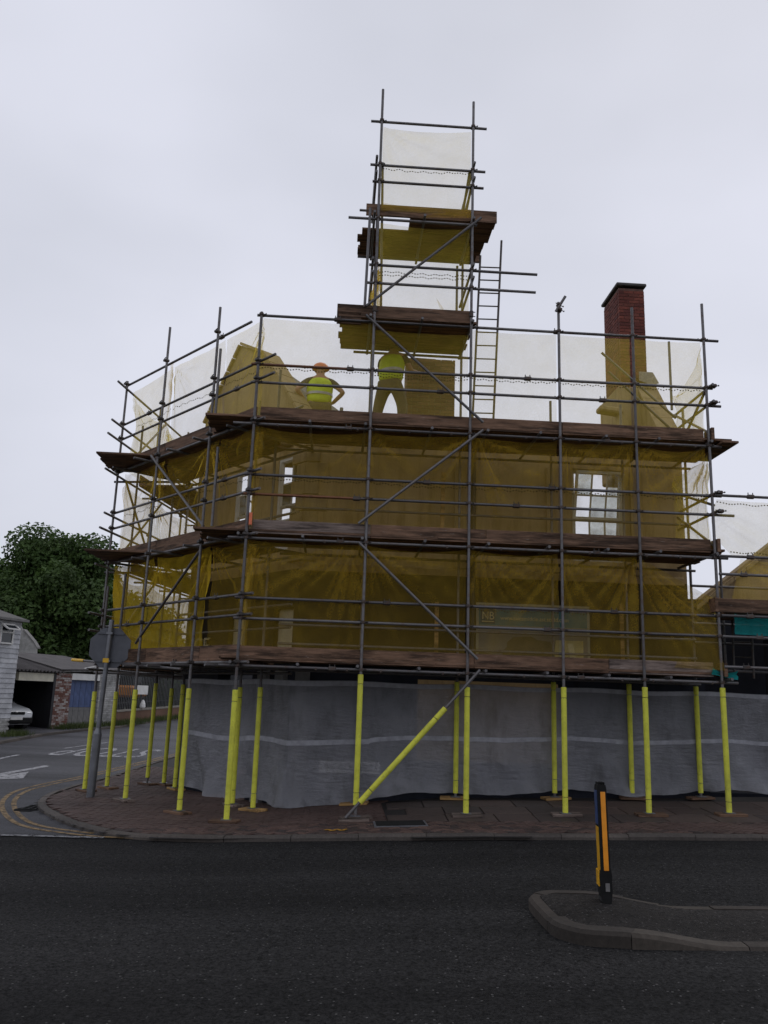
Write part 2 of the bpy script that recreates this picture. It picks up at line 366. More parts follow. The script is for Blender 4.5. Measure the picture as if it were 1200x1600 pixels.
# ------------------------------------------------------------------ building helpers
WLOC = {}
def link(o, parent=None, loc=None):
    COL.objects.link(o)
    loc = Vector(loc) if loc is not None else Vector((0, 0, 0))
    WLOC[o] = loc
    if parent is not None:
        o.parent = parent; o.location = loc - WLOC[parent]
    else: o.location = loc
    return o
def tag(o, label=None, cat=None, group=None, kind=None):
    for k, v in (('label', label), ('category', cat), ('group', group), ('kind', kind)):
        if v: o[k] = v
    return o
def thing(name, loc, label, cat, group=None):
    o = bpy.data.objects.new(name, None); o.empty_display_size = .2
    return tag(link(o, None, loc), label, cat, group)
class MB:
    def __init__(s): s.v = []; s.f = []
    def add(s, vs, fs):
        n = len(s.v); s.v += [Vector(p) for p in vs]; s.f += [tuple(i + n for i in q) for q in fs]; return s
    def box(s, c, size, rot=None):
        hx, hy, hz = (x / 2 for x in size)
        vs = [Vector((x, y, z)) for x in (-hx, hx) for y in (-hy, hy) for z in (-hz, hz)]
        if rot is not None: vs = [rot @ p for p in vs]
        c = Vector(c)
        return s.add([p + c for p in vs], [(0, 1, 3, 2), (4, 6, 7, 5), (0, 4, 5, 1), (2, 3, 7, 6), (0, 2, 6, 4), (1, 5, 7, 3)])
    def bevbox(s, c, size, b, rot=None):
        hx, hy, hz = (x / 2 for x in size); vs = []; fs = []
        # box with chamfered edges: 24 verts
        idx = {}
        for sx in (-1, 1):
            for sy in (-1, 1):
                for sz in (-1, 1):
                    for ax in range(3):
                        p = [sx * hx, sy * hy, sz * hz]
                        for k in range(3):
                            if k != ax: p[k] -= (sx, sy, sz)[k] * b
                        idx[(sx, sy, sz, ax)] = len(vs); vs.append(Vector(p))
        for ax in range(3):
            o = [k for k in range(3) if k != ax]
            for sg in (-1, 1):
                q = []
                for a, bb in ((-1, -1), (1, -1), (1, 1), (-1, 1)):
                    k = [0, 0, 0]; k[ax] = sg; k[o[0]] = a; k[o[1]] = bb; q.append(idx[(*k, ax)])
                fs.append(tuple(q))
        for ax in range(3):
            o = [k for k in range(3) if k != ax]
            for a in (-1, 1):
                for bb in (-1, 1):
                    q = []
                    for sg, f in ((-1, o[0]), (1, o[0]), (1, o[1]), (-1, o[1])):
                        k = [0, 0, 0]; k[ax] = sg; k[o[0]] = a; k[o[1]] = bb; q.append(idx[(*k, f)])
                    fs.append(tuple(q))
        for sx in (-1, 1):
            for sy in (-1, 1):
                for sz in (-1, 1): fs.append(tuple(idx[(sx, sy, sz, ax)] for ax in range(3)))
        if rot is not None: vs = [rot @ p for p in vs]
        c = Vector(c); return s.add([p + c for p in vs], fs)
    def tube(s, p, q, r, n=10, r2=None, cap=True):
        p, q = Vector(p), Vector(q); d = (q - p).normalized(); a = d.orthogonal().normalized(); b = d.cross(a); r2 = r if r2 is None else r2
        vs = []; fs = []
        for i in range(n):
            t = 2 * math.pi * i / n; o = a * math.cos(t) + b * math.sin(t); vs += [p + o * r, q + o * r2]
        for i in range(n): j = (i + 1) % n; fs.append((2 * i, 2 * j, 2 * j + 1, 2 * i + 1))
        if cap: fs += [tuple(2 * i for i in range(n))[::-1], tuple(2 * i + 1 for i in range(n))]
        return s.add(vs, fs)
    def path(s, pts, rad, n=7):
        pts = [Vector(p) for p in pts]; vs = []; fs = []
        for k, p in enumerate(pts):
            d = (pts[min(k + 1, len(pts) - 1)] - pts[max(k - 1, 0)]).normalized()
            a = d.cross(Vector((.31, .87, .2))).normalized(); b = d.cross(a); r = rad[k] if isinstance(rad, (list, tuple)) else rad
            for i in range(n):
                t = 2 * math.pi * i / n; vs.append(p + (a * math.cos(t) + b * math.sin(t)) * r)
        for k in range(len(pts) - 1):
            for i in range(n):
                j = (i + 1) % n; fs.append((k * n + i, k * n + j, (k + 1) * n + j, (k + 1) * n + i))
        return s.add(vs, fs)
    def prism(s, pts, d):
        """flat polygon pts pushed along vector d"""
        pts = [Vector(p) for p in pts]; n = len(pts); d = Vector(d)
        fs = [tuple(range(n))[::-1], tuple(range(n, 2 * n))]
        for i in range(n): j = (i + 1) % n; fs.append((i, j, n + j, n + i))
        return s.add(pts + [p + d for p in pts], fs)
    def lathe(s, prof, c, n=20):
        c = Vector(c); vs = []; fs = []
        for r, z in prof:
            for i in range(n): t = 2 * math.pi * i / n; vs.append(c + Vector((r * math.cos(t), r * math.sin(t), z)))
        for k in range(len(prof) - 1):
            for i in range(n): j = (i + 1) % n; fs.append((k * n + i, k * n + j, (k + 1) * n + j, (k + 1) * n + i))
        fs += [tuple(range(n))[::-1], tuple(range((len(prof) - 1) * n, len(prof) * n))]
        return s.add(vs, fs)
    def mesh(s, name, mat, origin=None, smooth=False):
        o = Vector(origin) if origin is not None else Vector((0, 0, 0))
        me = bpy.data.meshes.new(name); me.from_pydata([p - o for p in s.v], [], s.f); me.update()
        if mat: me.materials.append(MATS[mat])
        if smooth:
            for p in me.polygons: p.use_smooth = True
        return me
    def build(s, name, mat, parent=None, origin=None, smooth=False):
        if origin is None:
            origin = sum(s.v, Vector((0, 0, 0))) / len(s.v)
        me = s.mesh(name, mat, origin, smooth)
        o = bpy.data.objects.new(name, me)
        return link(o, parent, origin)
def inst(name, me, parent, loc, rot=None, scale=None):
    o = bpy.data.objects.new(name, me); link(o, parent, loc)
    if rot is not None: o.rotation_euler = rot
    if scale is not None: o.scale = scale
    return o
def smooth_by_angle(o, ang=40):
    me = o.data
    for p in me.polygons: p.use_smooth = True
    try: me.set_sharp_from_angle(angle=R(ang))
    except Exception: pass
    return o
def text_mesh(txt, size, extrude=.002, align='LEFT', spacing=1.0):
    cu = bpy.data.curves.new('text', 'FONT'); cu.body = txt; cu.size = size; cu.extrude = extrude; cu.align_x = align; cu.space_character = spacing
    o = bpy.data.objects.new('text', cu); COL.objects.link(o)
    bpy.context.view_layer.update()
    me = bpy.data.meshes.new_from_object(o.evaluated_get(bpy.context.evaluated_depsgraph_get()))
    bpy.data.objects.remove(o); bpy.data.curves.remove(cu); return me
def fbm(p, o=3): return noise.fractal(Vector(p), 1.0, 2.0, o)

# ================================================================== SETTING: ground, roads, pavements
def sheet(name, xs, ys, hf, mat, kind='structure', keep=None):
    vs = []; fs = []; nx = len(xs)
    for y in ys:
        for x in xs: vs.append((x, y, hf(x, y)))
    for j in range(len(ys) - 1):
        for i in range(nx - 1):
            if keep and not keep((xs[i] + xs[i + 1]) / 2, (ys[j] + ys[j + 1]) / 2): continue
            k = j * nx + i; fs.append((k, k + 1, k + nx + 1, k + nx))
    used = sorted({i for f in fs for i in f}); mp_ = {a: b for b, a in enumerate(used)}
    mb = MB(); mb.v = [Vector(vs[i]) for i in used]; mb.f = [tuple(mp_[i] for i in f) for f in fs]
    o = mb.build(name, mat, None, (0, 0, 0)); return tag(o, kind=kind)
def rng(a, b, s):
    n = max(1, int(round((b - a) / s))); return [a + (b - a) * i / n for i in range(n + 1)]
gh = lambda x, y: g(max(-60, min(60, x)), min(y, 60))
sheet('ground', [-900, -300, -120] + rng(-60, 60, 3) + [120, 300, 900], [-300, -100, -40] + rng(-15, 75, 3) + [120, 300, 1200], lambda x, y: gh(x, y) + OFF - .05, 'earth')
ROADX = sorted(set([-80.0] + rng(-60, 60, 2) + [-6.0, -2.2, 0.0, 1.4, 5.5, 12.0, 80.0, -1.0, 1.0]))
tag(sheet('road', ROADX, rng(-14, 13.2, 1.7), lambda x, y: gh(x, y) + OFF, 'new_asphalt'))
# kerb line of the corner pavement, from the right-hand end round the corner and up the side street
KERB = [Vector(p) for p in [(16, 11.95), (9, 11.85), (3.57, 11.75), (1.4, 11.68), (-.37, 11.74), (-1.3, 11.79), (-2.3, 11.84), (-3.1, 11.93), (-3.75, 12.26), (-4.45, 12.98), (-5.1, 13.88), (-5.62, 14.75), (-5.98, 15.7), (-6.16, 16.7), (-6.2, 17.8), (-6.16, 18.9), (-6.0, 22), (-5.75, 25), (-5.3, 30), (-4.6, 38)]]
def resample(pts, step):
    out = [pts[0].copy()]; need = step
    # smooth first
    den = []
    for i in range(len(pts) - 1):
        p0 = pts[max(i - 1, 0)]; p1 = pts[i]; p2 = pts[i + 1]; p3 = pts[min(i + 2, len(pts) - 1)]
        for k in range(16):
            t = k / 16; t2 = t * t; t3 = t2 * t
            den.append(.5 * ((2 * p1) + (p2 - p0) * t + (2 * p0 - 5 * p1 + 4 * p2 - p3) * t2 + (3 * p1 - p0 - 3 * p2 + p3) * t3))
    den.append(pts[-1])
    for a, b in zip(den, den[1:]):
        L = (b - a).length
        while L >= need:
            a = a + (b - a).normalized() * need; out.append(a.copy()); L = (b - a).length; need = step
        need -= L
    return out
KL = resample(KERB, .15)
def inside_poly(x, y, poly):
    c = False; n = len(poly)
    for i in range(n):
        a, b = poly[i], poly[i - 1]
        if (a[1] > y) != (b[1] > y) and x < (b[0] - a[0]) * (y - a[1]) / (b[1] - a[1]) + a[0]: c = not c
    return c
PAVPOLY = [(p.x, p.y) for p in KL] + [(16, 38)]
def kdist(x, y): return min((p.x - x) ** 2 + (p.y - y) ** 2 for p in KL[::2]) ** .5
# side street: older, paler carriageway beyond the seam, up to the far kerb
FARK = [G(u, v, OFF) for u, v in [(-140, 1190), (0, 1163), (70, 1150), (130, 1143), (200, 1136), (260, 1125)]]
FARK.append(FARK[-1] + (FARK[-1] - FARK[-2]) * 1.2)
def fark_x(y):
    pts = FARK
    if y <= pts[0].y: return pts[0].x - (pts[0].y - y) * .9
    for a, b in zip(pts, pts[1:]):
        if y <= b.y: return a.x + (b.x - a.x) * (y - a.y) / max(b.y - a.y, 1e-3)
    return pts[-1].x
SEAM = 12.18
vs = []; fs = []
ysr = rng(SEAM, 46, .8); nx = 16
def innerx(y):
    c = [p.x for p in KL if abs(p.y - y) < .35 and p.x < -2.3]
    return (min(c) + .25) if c else -3.0
for y in ysr:
    x0 = fark_x(y) + .02; x1 = innerx(y) if y > 12.4 else -2.4
    x0 = min(max(x0, -60), x1 - .5)
    for i in range(nx + 1): x = x0 + (x1 - x0) * i / nx; vs.append((x, y, gh(x, y) + OFF + .006))
for j in range(len(ysr) - 1):
    for i in range(nx): k = j * (nx + 1) + i; fs.append((k, k + 1, k + nx + 2, k + nx + 1))
mb = MB().add(vs, fs); tag(mb.build('side_road', 'old_asphalt', None, (0, 0, 0)), kind='structure')

# corner pavement: bed, kerb stones, blocks, flagstones
pave = sheet('pavement', rng(-6.6, 16, .1), rng(11.6, 38, .2), lambda x, y: gh(x, y) - .018, 'grit_bed', keep=lambda x, y: inside_poly(x, y, PAVPOLY) and (y < 22 or x < -1))
WLOC[pave] = Vector((0, 0, 0))
def kerb_run(parent, line, n_per, h_top, width, depth, mat, inward=1, name='kerb_stone', gap=.004):
    i = 0
    while i + n_per < len(line) + 1 and i + 1 < len(line):
        seg = line[i:i + n_per + 1]
        if len(seg) < 2: break
        vs = []; fs = []; m_ = len(seg); jit = random.uniform(-.006, .006)
        for k, p in enumerate(seg):
            q = (seg[min(k + 1, m_ - 1)] - seg[max(k - 1, 0)]); t = Vector((q.x, q.y, 0)).normalized(); nrm = Vector((t.y, -t.x, 0)) * inward
            base = Vector((p.x, p.y, 0))
            if k == 0: base += t * gap
            if k == m_ - 1: base -= t * gap
            z = h_top(base.x, base.y) + jit
            for o, dz in ((.0, -depth), (.0, -.028), (.022, 0), (width, .004), (width, -depth)): vs.append(base + nrm * o + Z * (z + dz))
        for k in range(m_ - 1):
            for e in range(5): a = k * 5 + e; b = k * 5 + (e + 1) % 5; fs.append((a, b, b + 5, a + 5))
        fs += [(0, 1, 2, 3, 4), tuple(5 * (m_ - 1) + e for e in (4, 3, 2, 1, 0))]
        MB().add(vs, fs).build(name, mat, parent)
        i += n_per
kerb_run(pave, KL, 6, lambda x, y: gh(x, y) + .002, .13, .25, 'kerb_granite', 1)
def ground_rot(x, y, yaw):
    e = .15; n = Vector((-(gh(x + e, y) - gh(x - e, y)) / (2 * e), -(gh(x, y + e) - gh(x, y - e)) / (2 * e), 1)).normalized()
    return (Vector((0, 0, 1)).rotation_difference(n).to_matrix() @ Matrix.Rotation(yaw, 3, 'Z'))
def wall_d(x, y):
    p = Vector((x, y, 0)) - A0
    return min(p.dot(NF) if p.dot(EF) > -.2 else 9, 9), p
def in_building(x, y):
    p = Vector((x, y, 0)) - A0
    return p.dot(NF) > 1.9 and p.dot(NL) > 1.9 and (Vector((x, y, 0)) - P4).dot(NS) > 1.9
def slab_zone(x, y):
    return x > .15 and y > 12.86 + .02 * x
bm_ = MB().bevbox((0, 0, 0), (.188, .088, .05), .008).mesh('block', 'paving_block')
blocks = []
a45 = R(45) + TH; ca, sa = math.cos(a45), math.sin(a45)
for i in range(-130, 170):
    for j in range(-130, 170):
        for k in (0, 1):
            # 90-degree herringbone cells turned 45 degrees to the kerb
            r = (i - j) % 4
            if r == 0 and k == 0: bx, by, yw = i * .1 + .1, j * .1 + .05, 0
            elif r == 3 and k == 1: bx, by, yw = i * .1 + .05, j * .1 + .1, R(90)
            else: continue
            x = bx * ca - by * sa - 0.5; y = bx * sa + by * ca + 10.5
            if not (-6.3 < x < 9 and 11.7 < y < 22): continue
            if not inside_poly(x, y, PAVPOLY) or slab_zone(x, y) or in_building(x, y): continue
            if y > 13.3 and x > 1: continue
            if kdist(x, y) < .2: continue
            blocks.append((x, y, yw + a45))
blocks.sort(key=lambda b: (b[0] ** 2 + b[1] ** 2))
rest = MB()
for n_, (x, y, yw) in enumerate(blocks):
    z = gh(x, y) - .022 + random.uniform(-.003, .003); m3 = ground_rot(x, y, yw)
    m3 = m3 @ Euler((random.gauss(0, .012), random.gauss(0, .012), random.gauss(0, .012))).to_matrix()
    if n_ < 300:
        inst('paving_block', bm_, pave, (x, y, z), m3.to_euler())
    else: rest.box((x, y, z), (.188, .088, .05), m3)
tag(rest.build('paving_blocks', 'paving_block', pave, (0, 0, 0)), kind='stuff')
# flagstones along the long face
y0 = 12.9
for j, dy in enumerate((.6, .6, .6)):
    x = .2 + (j % 2) * .3
    while x < 11:
        w = random.choice((.6, .6, .75, .9)); cx, cy = x + w / 2, 12.98 + j * .6 + .3 + .02 * x - .02
        m3 = ground_rot(cx, cy, .02 + random.gauss(0, .004))
        b = MB().bevbox((0, 0, 0), (w - .014, dy - .014, .05), .006)
        o = b.build('flagstone', 'flagstone', pave, (0, 0, 0)); o.location = Vector((cx, cy, gh(cx, cy) - .022 + random.uniform(-.004, .004))); o.rotation_euler = m3.to_euler()
        x += w
# utility cover in the block paving, and a sprayed utility mark
p = G(625, 1288); uc = thing('utility_cover', p, 'dark rectangular metal utility cover set in the block paving near kerb', 'cover')
b = MB().box((0, 0, 0), (.76, .5, .03)); o = b.build('frame', 'grey_metal', uc, (0, 0, 0)); o.location = (0, 0, .0); o.rotation_euler = ground_rot(p.x, p.y, TH).to_euler()
b = MB().bevbox((0, 0, .018), (.70, .44, .01), .003)
o = b.build('lid', 'black_plastic', uc, (0, 0, 0)); o.location = (0, 0, 0); o.rotation_euler = ground_rot(p.x, p.y, TH).to_euler()
def ribbon(pts, w, off, hf=None):
    vs = []; fs = []; n = len(pts); h = hf or (lambda x, y: gh(x, y))
    for k, p in enumerate(pts):
        q = pts[min(k + 1, n - 1)] - pts[max(k - 1, 0)]; t = Vector((q.x, q.y, 0)).normalized(); nr = Vector((-t.y, t.x, 0)) * (w / 2)
        for sg in (-1, 1): x, y = p.x + nr.x * sg, p.y + nr.y * sg; vs.append((x, y, h(x, y) + off))
    for k in range(n - 1): a = 2 * k; fs.append((a, a + 1, a + 3, a + 2))
    return MB().add(vs, fs)
def mark(mb, name, mat):
    return tag(mb.build(name, mat, None, (0, 0, 0)), kind='structure')
c0 = G(525, 1298)
mb = ribbon([c0 + Vector((-.15 + .3 * t / 16, .06 * math.sin(t * .9), 0)) for t in range(17)], .05, .012)
mark(mb, 'sprayed_utility_mark', 'fresh_yellow')
# double yellow lines round the corner
ypx = [(330, 1313), (230, 1311.5), (150, 1308), (95, 1302), (60, 1297), (35, 1291), (18, 1283), (7, 1272), (3, 1262), (4, 1253), (12, 1244), (25, 1237), (45, 1231), (90, 1221), (160, 1206), (255, 1183), (300, 1172)]
YL = resample([G(u, v, OFF) for u, v in ypx], .2)
mark(ribbon(YL, .085, OFF + .012), 'yellow_line', 'worn_yellow')
inn = []
for k, p in enumerate(YL):
    q = YL[min(k + 1, len(YL) - 1)] - YL[max(k - 1, 0)]; t = Vector((q.x, q.y, 0)).normalized(); inn.append(p + Vector((t.y, -t.x, 0)) * .19)
mark(ribbon([p for p in inn if kdist(p.x, p.y) > .07 and not inside_poly(p.x, p.y, PAVPOLY)], .085, OFF + .012), 'yellow_line', 'worn_yellow')
rp_ = lambda u, v: G(u, v, OFF)
def lin(pxs, w, name, mat, step=.5):
    mark(ribbon(resample([rp_(*p) for p in pxs], step), w, OFF + .014), name, mat)
lin([(-120, 1303), (0, 1306), (80, 1308), (190, 1311)], .12, 'edge_line', 'faint_white')
lin([(-60, 1225), (0, 1211), (50, 1202), (85, 1195)], .22, 'centre_line', 'worn_white')
lin([(-60, 1203), (0, 1186), (30, 1180)], .12, 'centre_dash', 'worn_white')
lin([(100, 1170), (180, 1159)], .1, 'centre_dash', 'worn_white')
q = [rp_(-60, 1213), rp_(0, 1212.5), rp_(45, 1206.5), rp_(36, 1217), rp_(0, 1218.5), rp_(-60, 1219)]
mb = MB().add([(p.x, p.y, gh(p.x, p.y) + OFF + .014) for p in q], [(0, 1, 4, 5), (1, 2, 3, 4)]); mark(mb, 'stop_line', 'worn_white')
# STOP painted for drivers coming down the side street (so it stands on its head from here)
o0 = rp_(262, 1171); o1 = rp_(73, 1181)
lane = Vector((o1.x - o0.x, 0, 0)).length
me = text_mesh('STOP', 1.0, 0, 'LEFT', 1.05)
wtxt = max(v.co.x for v in me.vertices)
ax = Vector((-1, 0.0, 0)); ay = -Vector((.07, .9975, 0))
st = Vector((o0.x, o1.y + 2.6, 0))
mb = MB()
for v in me.vertices:
    p = st + ax * (v.co.x / wtxt * (lane)) + ay * (v.co.y * 3.6); mb.v.append(Vector((p.x, p.y, gh(p.x, p.y) + OFF + .014)))
mb.f = [tuple(p.vertices) for p in me.polygons]; mark(mb, 'stop_marking', 'worn_white')
# broken gully in the channel by the corner
p = G(38, 1263, OFF); gu = thing('road_gully', p, 'black broken gully grate in the road channel at the kerb corner', 'drain')
b = MB().add([(.2 + x * .2 + .1 * y + random.uniform(-.05, .05), y * .5 + random.uniform(-.08, .08), .016) for x, y in ((-1, -.5), (-.2, -1), (.9, -.9), (1, .2), (.7, 1), (-.3, .8), (-.9, .5))], [tuple(range(7))])
o = b.build('painted_opening', 'shade_black', gu, (0, 0, 0)); o.location = (0, 0, 0)  # flat black patch on the road; the hole's darkness is painted
b = MB()
for k in range(4): b.box((.03 + k * .11, 0, .02), (.035, .5, .012))
b.box((.195, .24, .02), (.40, .035, .012)); b.box((.195, -.24, .02), (.40, .035, .012))
o = b.build('grate', 'black_plastic', gu, (0, 0, 0)); o.location = (0, 0, 0)

# far pavement and verge of the side street
vs = []; fs = []
far = resample([Vector((p.x, p.y, 0)) for p in FARK], .6)
for k, p in enumerate(far):
    for i in range(9):
        x = p.x - i * 1.1; vs.append((x, p.y, gh(x, p.y) + .01 + .02 * i * (i > 1)))
for k in range(len(far) - 1):
    for i in range(8): a = k * 9 + i; fs.append((a, a + 9, a + 10, a + 1))
fp = tag(MB().add(vs, fs).build('far_pavement', 'old_asphalt', None, (0, 0, 0)), kind='structure'); WLOC[fp] = Vector((0, 0, 0))
kerb_run(fp, resample([Vector((p.x, p.y, 0)) for p in FARK], .3)[10:], 3, lambda x, y: gh(x, y) + .015, .13, .25, 'kerb_granite', -1)

# traffic island in the foreground
island_line = [Vector(p) for p in [(9.0, 6.74), (2.72, 6.76), (1.95, 6.80), (1.70, 6.84), (1.58, 6.90), (1.46, 7.06), (1.43, 7.2), (1.40, 7.9), (1.44, 8.1), (1.56, 8.22), (1.75, 8.25), (2.6, 8.15), (3.2, 8.08), (9.0, 8.0)]]
def isl_z(x, y):
    t = min(max((x - 1.95) / .8, 0), 1); drop = .088 * t * t * (3 - 2 * t)
    return gh(x, y) + OFF + .10 - drop
vs = []; fs = []
IL = resample(island_line, .11)
def isl_in(off):
    out = []
    for k, p in enumerate(IL):
        q = IL[min(k + 1, len(IL) - 1)] - IL[max(k - 1, 0)]; t = Vector((q.x, q.y)).normalized(); out.append((p.x + t.y * off, p.y - t.x * off))
    return out
ring = isl_in(.10); apex = max(range(len(ring)), key=lambda k: -ring[k][0]); nn = min(apex, len(ring) - 1 - apex)
for k in range(nn + 1):
    a, b = ring[apex - k], ring[apex + k]
    for i in range(9): x, y = a[0] + (b[0] - a[0]) * i / 8, a[1] + (b[1] - a[1]) * i / 8; vs.append((x, y, isl_z(x, y) + .004 + .012 * math.sin(math.pi * i / 8)))
for k in range(nn):
    for i in range(8): a = k * 9 + i; fs.append((a, a + 9, a + 10, a + 1))
isl = tag(MB().add(vs, fs).build('traffic_island', 'island_asphalt', None, (0, 0, 0)), kind='structure'); WLOC[isl] = Vector((0, 0, 0))
kerb_run(isl, IL, 8, lambda x, y: isl_z(x, y) + .008, .15, .22, 'island_kerb', 1)

# ================================================================== BUILDING behind the scaffold
DW = 1.75
CORN = .827
def wall_open(fr, s0, s1, d, th, z0, z1, ops, name, mat, parent):
    """a wall with real openings; ops = (s0, s1, z0, z1)"""
    ss = sorted({s0, s1, *[o[0] for o in ops], *[o[1] for o in ops]}); zz = sorted({z0, z1, *[o[2] for o in ops], *[o[3] for o in ops]})
    ss = [x for x in ss if s0 <= x <= s1]; zz = [x for x in zz if z0 <= x <= z1]
    solid = {}
    for i in range(len(ss) - 1):
        for j in range(len(zz) - 1):
            cs, cz = (ss[i] + ss[i + 1]) / 2, (zz[j] + zz[j + 1]) / 2
            solid[i, j] = not any(o[0] < cs < o[1] and o[2] < cz < o[3] for o in ops)
    mb = MB()
    for (i, j), ok in solid.items():
        if not ok: continue
        a, b, c, e = ss[i], ss[i + 1], zz[j], zz[j + 1]
        mb.add([fr(a, d, c), fr(b, d, c), fr(b, d, e), fr(a, d, e)], [(0, 1, 2, 3)])
        mb.add([fr(a, d + th, c), fr(b, d + th, c), fr(b, d + th, e), fr(a, d + th, e)], [(3, 2, 1, 0)])
        for di, dj, q in ((-1, 0, [(a, c), (a, e)]), (1, 0, [(b, c), (b, e)]), (0, -1, [(a, c), (b, c)]), (0, 1, [(a, e), (b, e)])):
            if not solid.get((i + di, j + dj), False):
                (u0, w0), (u1, w1) = q; mb.add([fr(u0, d, w0), fr(u1, d, w1), fr(u1, d + th, w1), fr(u0, d + th, w0)], [(0, 1, 2, 3)])
    return mb.build(name, mat, parent)
bld = thing('corner_pub', FR(CORN, DW, 0), 'roofless rendered corner building with chamfered end, wrapped in scaffolding', 'building')
TOP = 6.75
PLAT = 6.40
W2R = (5.83, 6.83, 4.35, 6.12)
winC = [(.92, 1.72, 4.4, 6.2), (2.5, 3.2, 4.4, 6.2)]
front_ops = [W2R, (1.9, 2.0, 5.0, 5.0)]
wall_open(FR, CORN, 7.97, DW, .32, 4.0, TOP, [W2R], 'upper_front_wall', 'buff_render', bld)
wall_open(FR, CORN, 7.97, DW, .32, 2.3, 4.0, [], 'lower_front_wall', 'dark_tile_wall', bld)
wall_open(FR, CORN, 7.97, DW + .03, .29, -.4, 2.3, [(3.0, 5.6, .7, 2.1)], 'ground_floor_wall', 'shopfront', bld)
wall_open(LF, CORN, 4.75, DW, .12, 4.0, TOP, winC, 'upper_chamfer_wall', 'buff_render', bld)
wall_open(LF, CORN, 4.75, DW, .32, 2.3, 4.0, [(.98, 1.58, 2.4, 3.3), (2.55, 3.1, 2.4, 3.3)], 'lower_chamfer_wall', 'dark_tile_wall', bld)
wall_open(LF, CORN, 4.75, DW + .03, .29, -.4, 2.3, [(2.2, 3.4, -.4, 2.1)], 'ground_floor_wall', 'shopfront', bld)
cor = LF(4.75, DW, 0); s_off = (cor - P4).dot(NS); s_s = (cor - P4).dot(ES)
SWF = Frame(P4 + NS * s_off, ES, NS)
wall_open(SWF, s_s, s_s + 9, 0, .32, 2.3, 4.1, [(s_s + 1.0, s_s + 1.9, 2.9, 3.8), (s_s + 3.5, s_s + 4.4, 2.9, 3.8)], 'side_wall', 'buff_render', bld)
wall_open(SWF, s_s, s_s + 9, .03, .29, -.4, 2.3, [], 'ground_floor_wall', 'shopfront', bld)
# string course and fascia
MB().prism([FR(CORN - .02, DW - .07, 2.3), FR(CORN - .02, DW - .07, 2.42), FR(CORN - .02, DW, 2.46), FR(CORN - .02, DW, 2.3)], EF * 7.1).build('string_course', 'shopfront', bld)
MB().prism([FR(CORN - .03, DW - .05, 3.96), FR(CORN - .03, DW - .05, 4.08), FR(CORN - .03, DW, 4.12), FR(CORN - .03, DW, 3.96)], EF * 7.1).build('string_course', 'buff_render', bld)
# pilasters on the front and at ground level
for s_ in (3.72, 5.45, 7.05): MB().box(FR(s_, DW - .03, 5.1), (.24, .06, 1.98), Matrix.Rotation(TH, 3, 'Z')).build('pilaster', 'buff_render', bld)
for s_, fr in ((.96, FR), (1.2, LF), (1.75, LF)):
    MB().box(fr(s_, DW - .03, 1.0), (.26, .1, 2.5), Matrix.Rotation(fr.ang, 3, 'Z')).build('pilaster', 'dull_stone', bld)
smooth_by_angle(MB().tube(FR(3.95, DW - .07, 2.35), FR(3.95, DW - .07, 6.7), .045, 12).build('downpipe', 'black_paint_and_shade', bld))
smooth_by_angle(MB().tube(FR(.9, DW - .09, 6.66), FR(7.95, DW - .09, 6.62), .06, 12).build('gutter', 'black_paint_and_shade', bld))
for k in range(8):
    for fr, sg in ((FR, 1), (LF, 1)):
        w_ = .42 if k % 2 == (fr is FR) else .26
        MB().bevbox(fr(CORN + w_ / 2 - .01, DW - .012, 4.14 + k * .31 + .15), (w_, .05, .29), .008, Matrix.Rotation(fr.ang, 3, 'Z')).build('quoin', 'gable_render', bld)
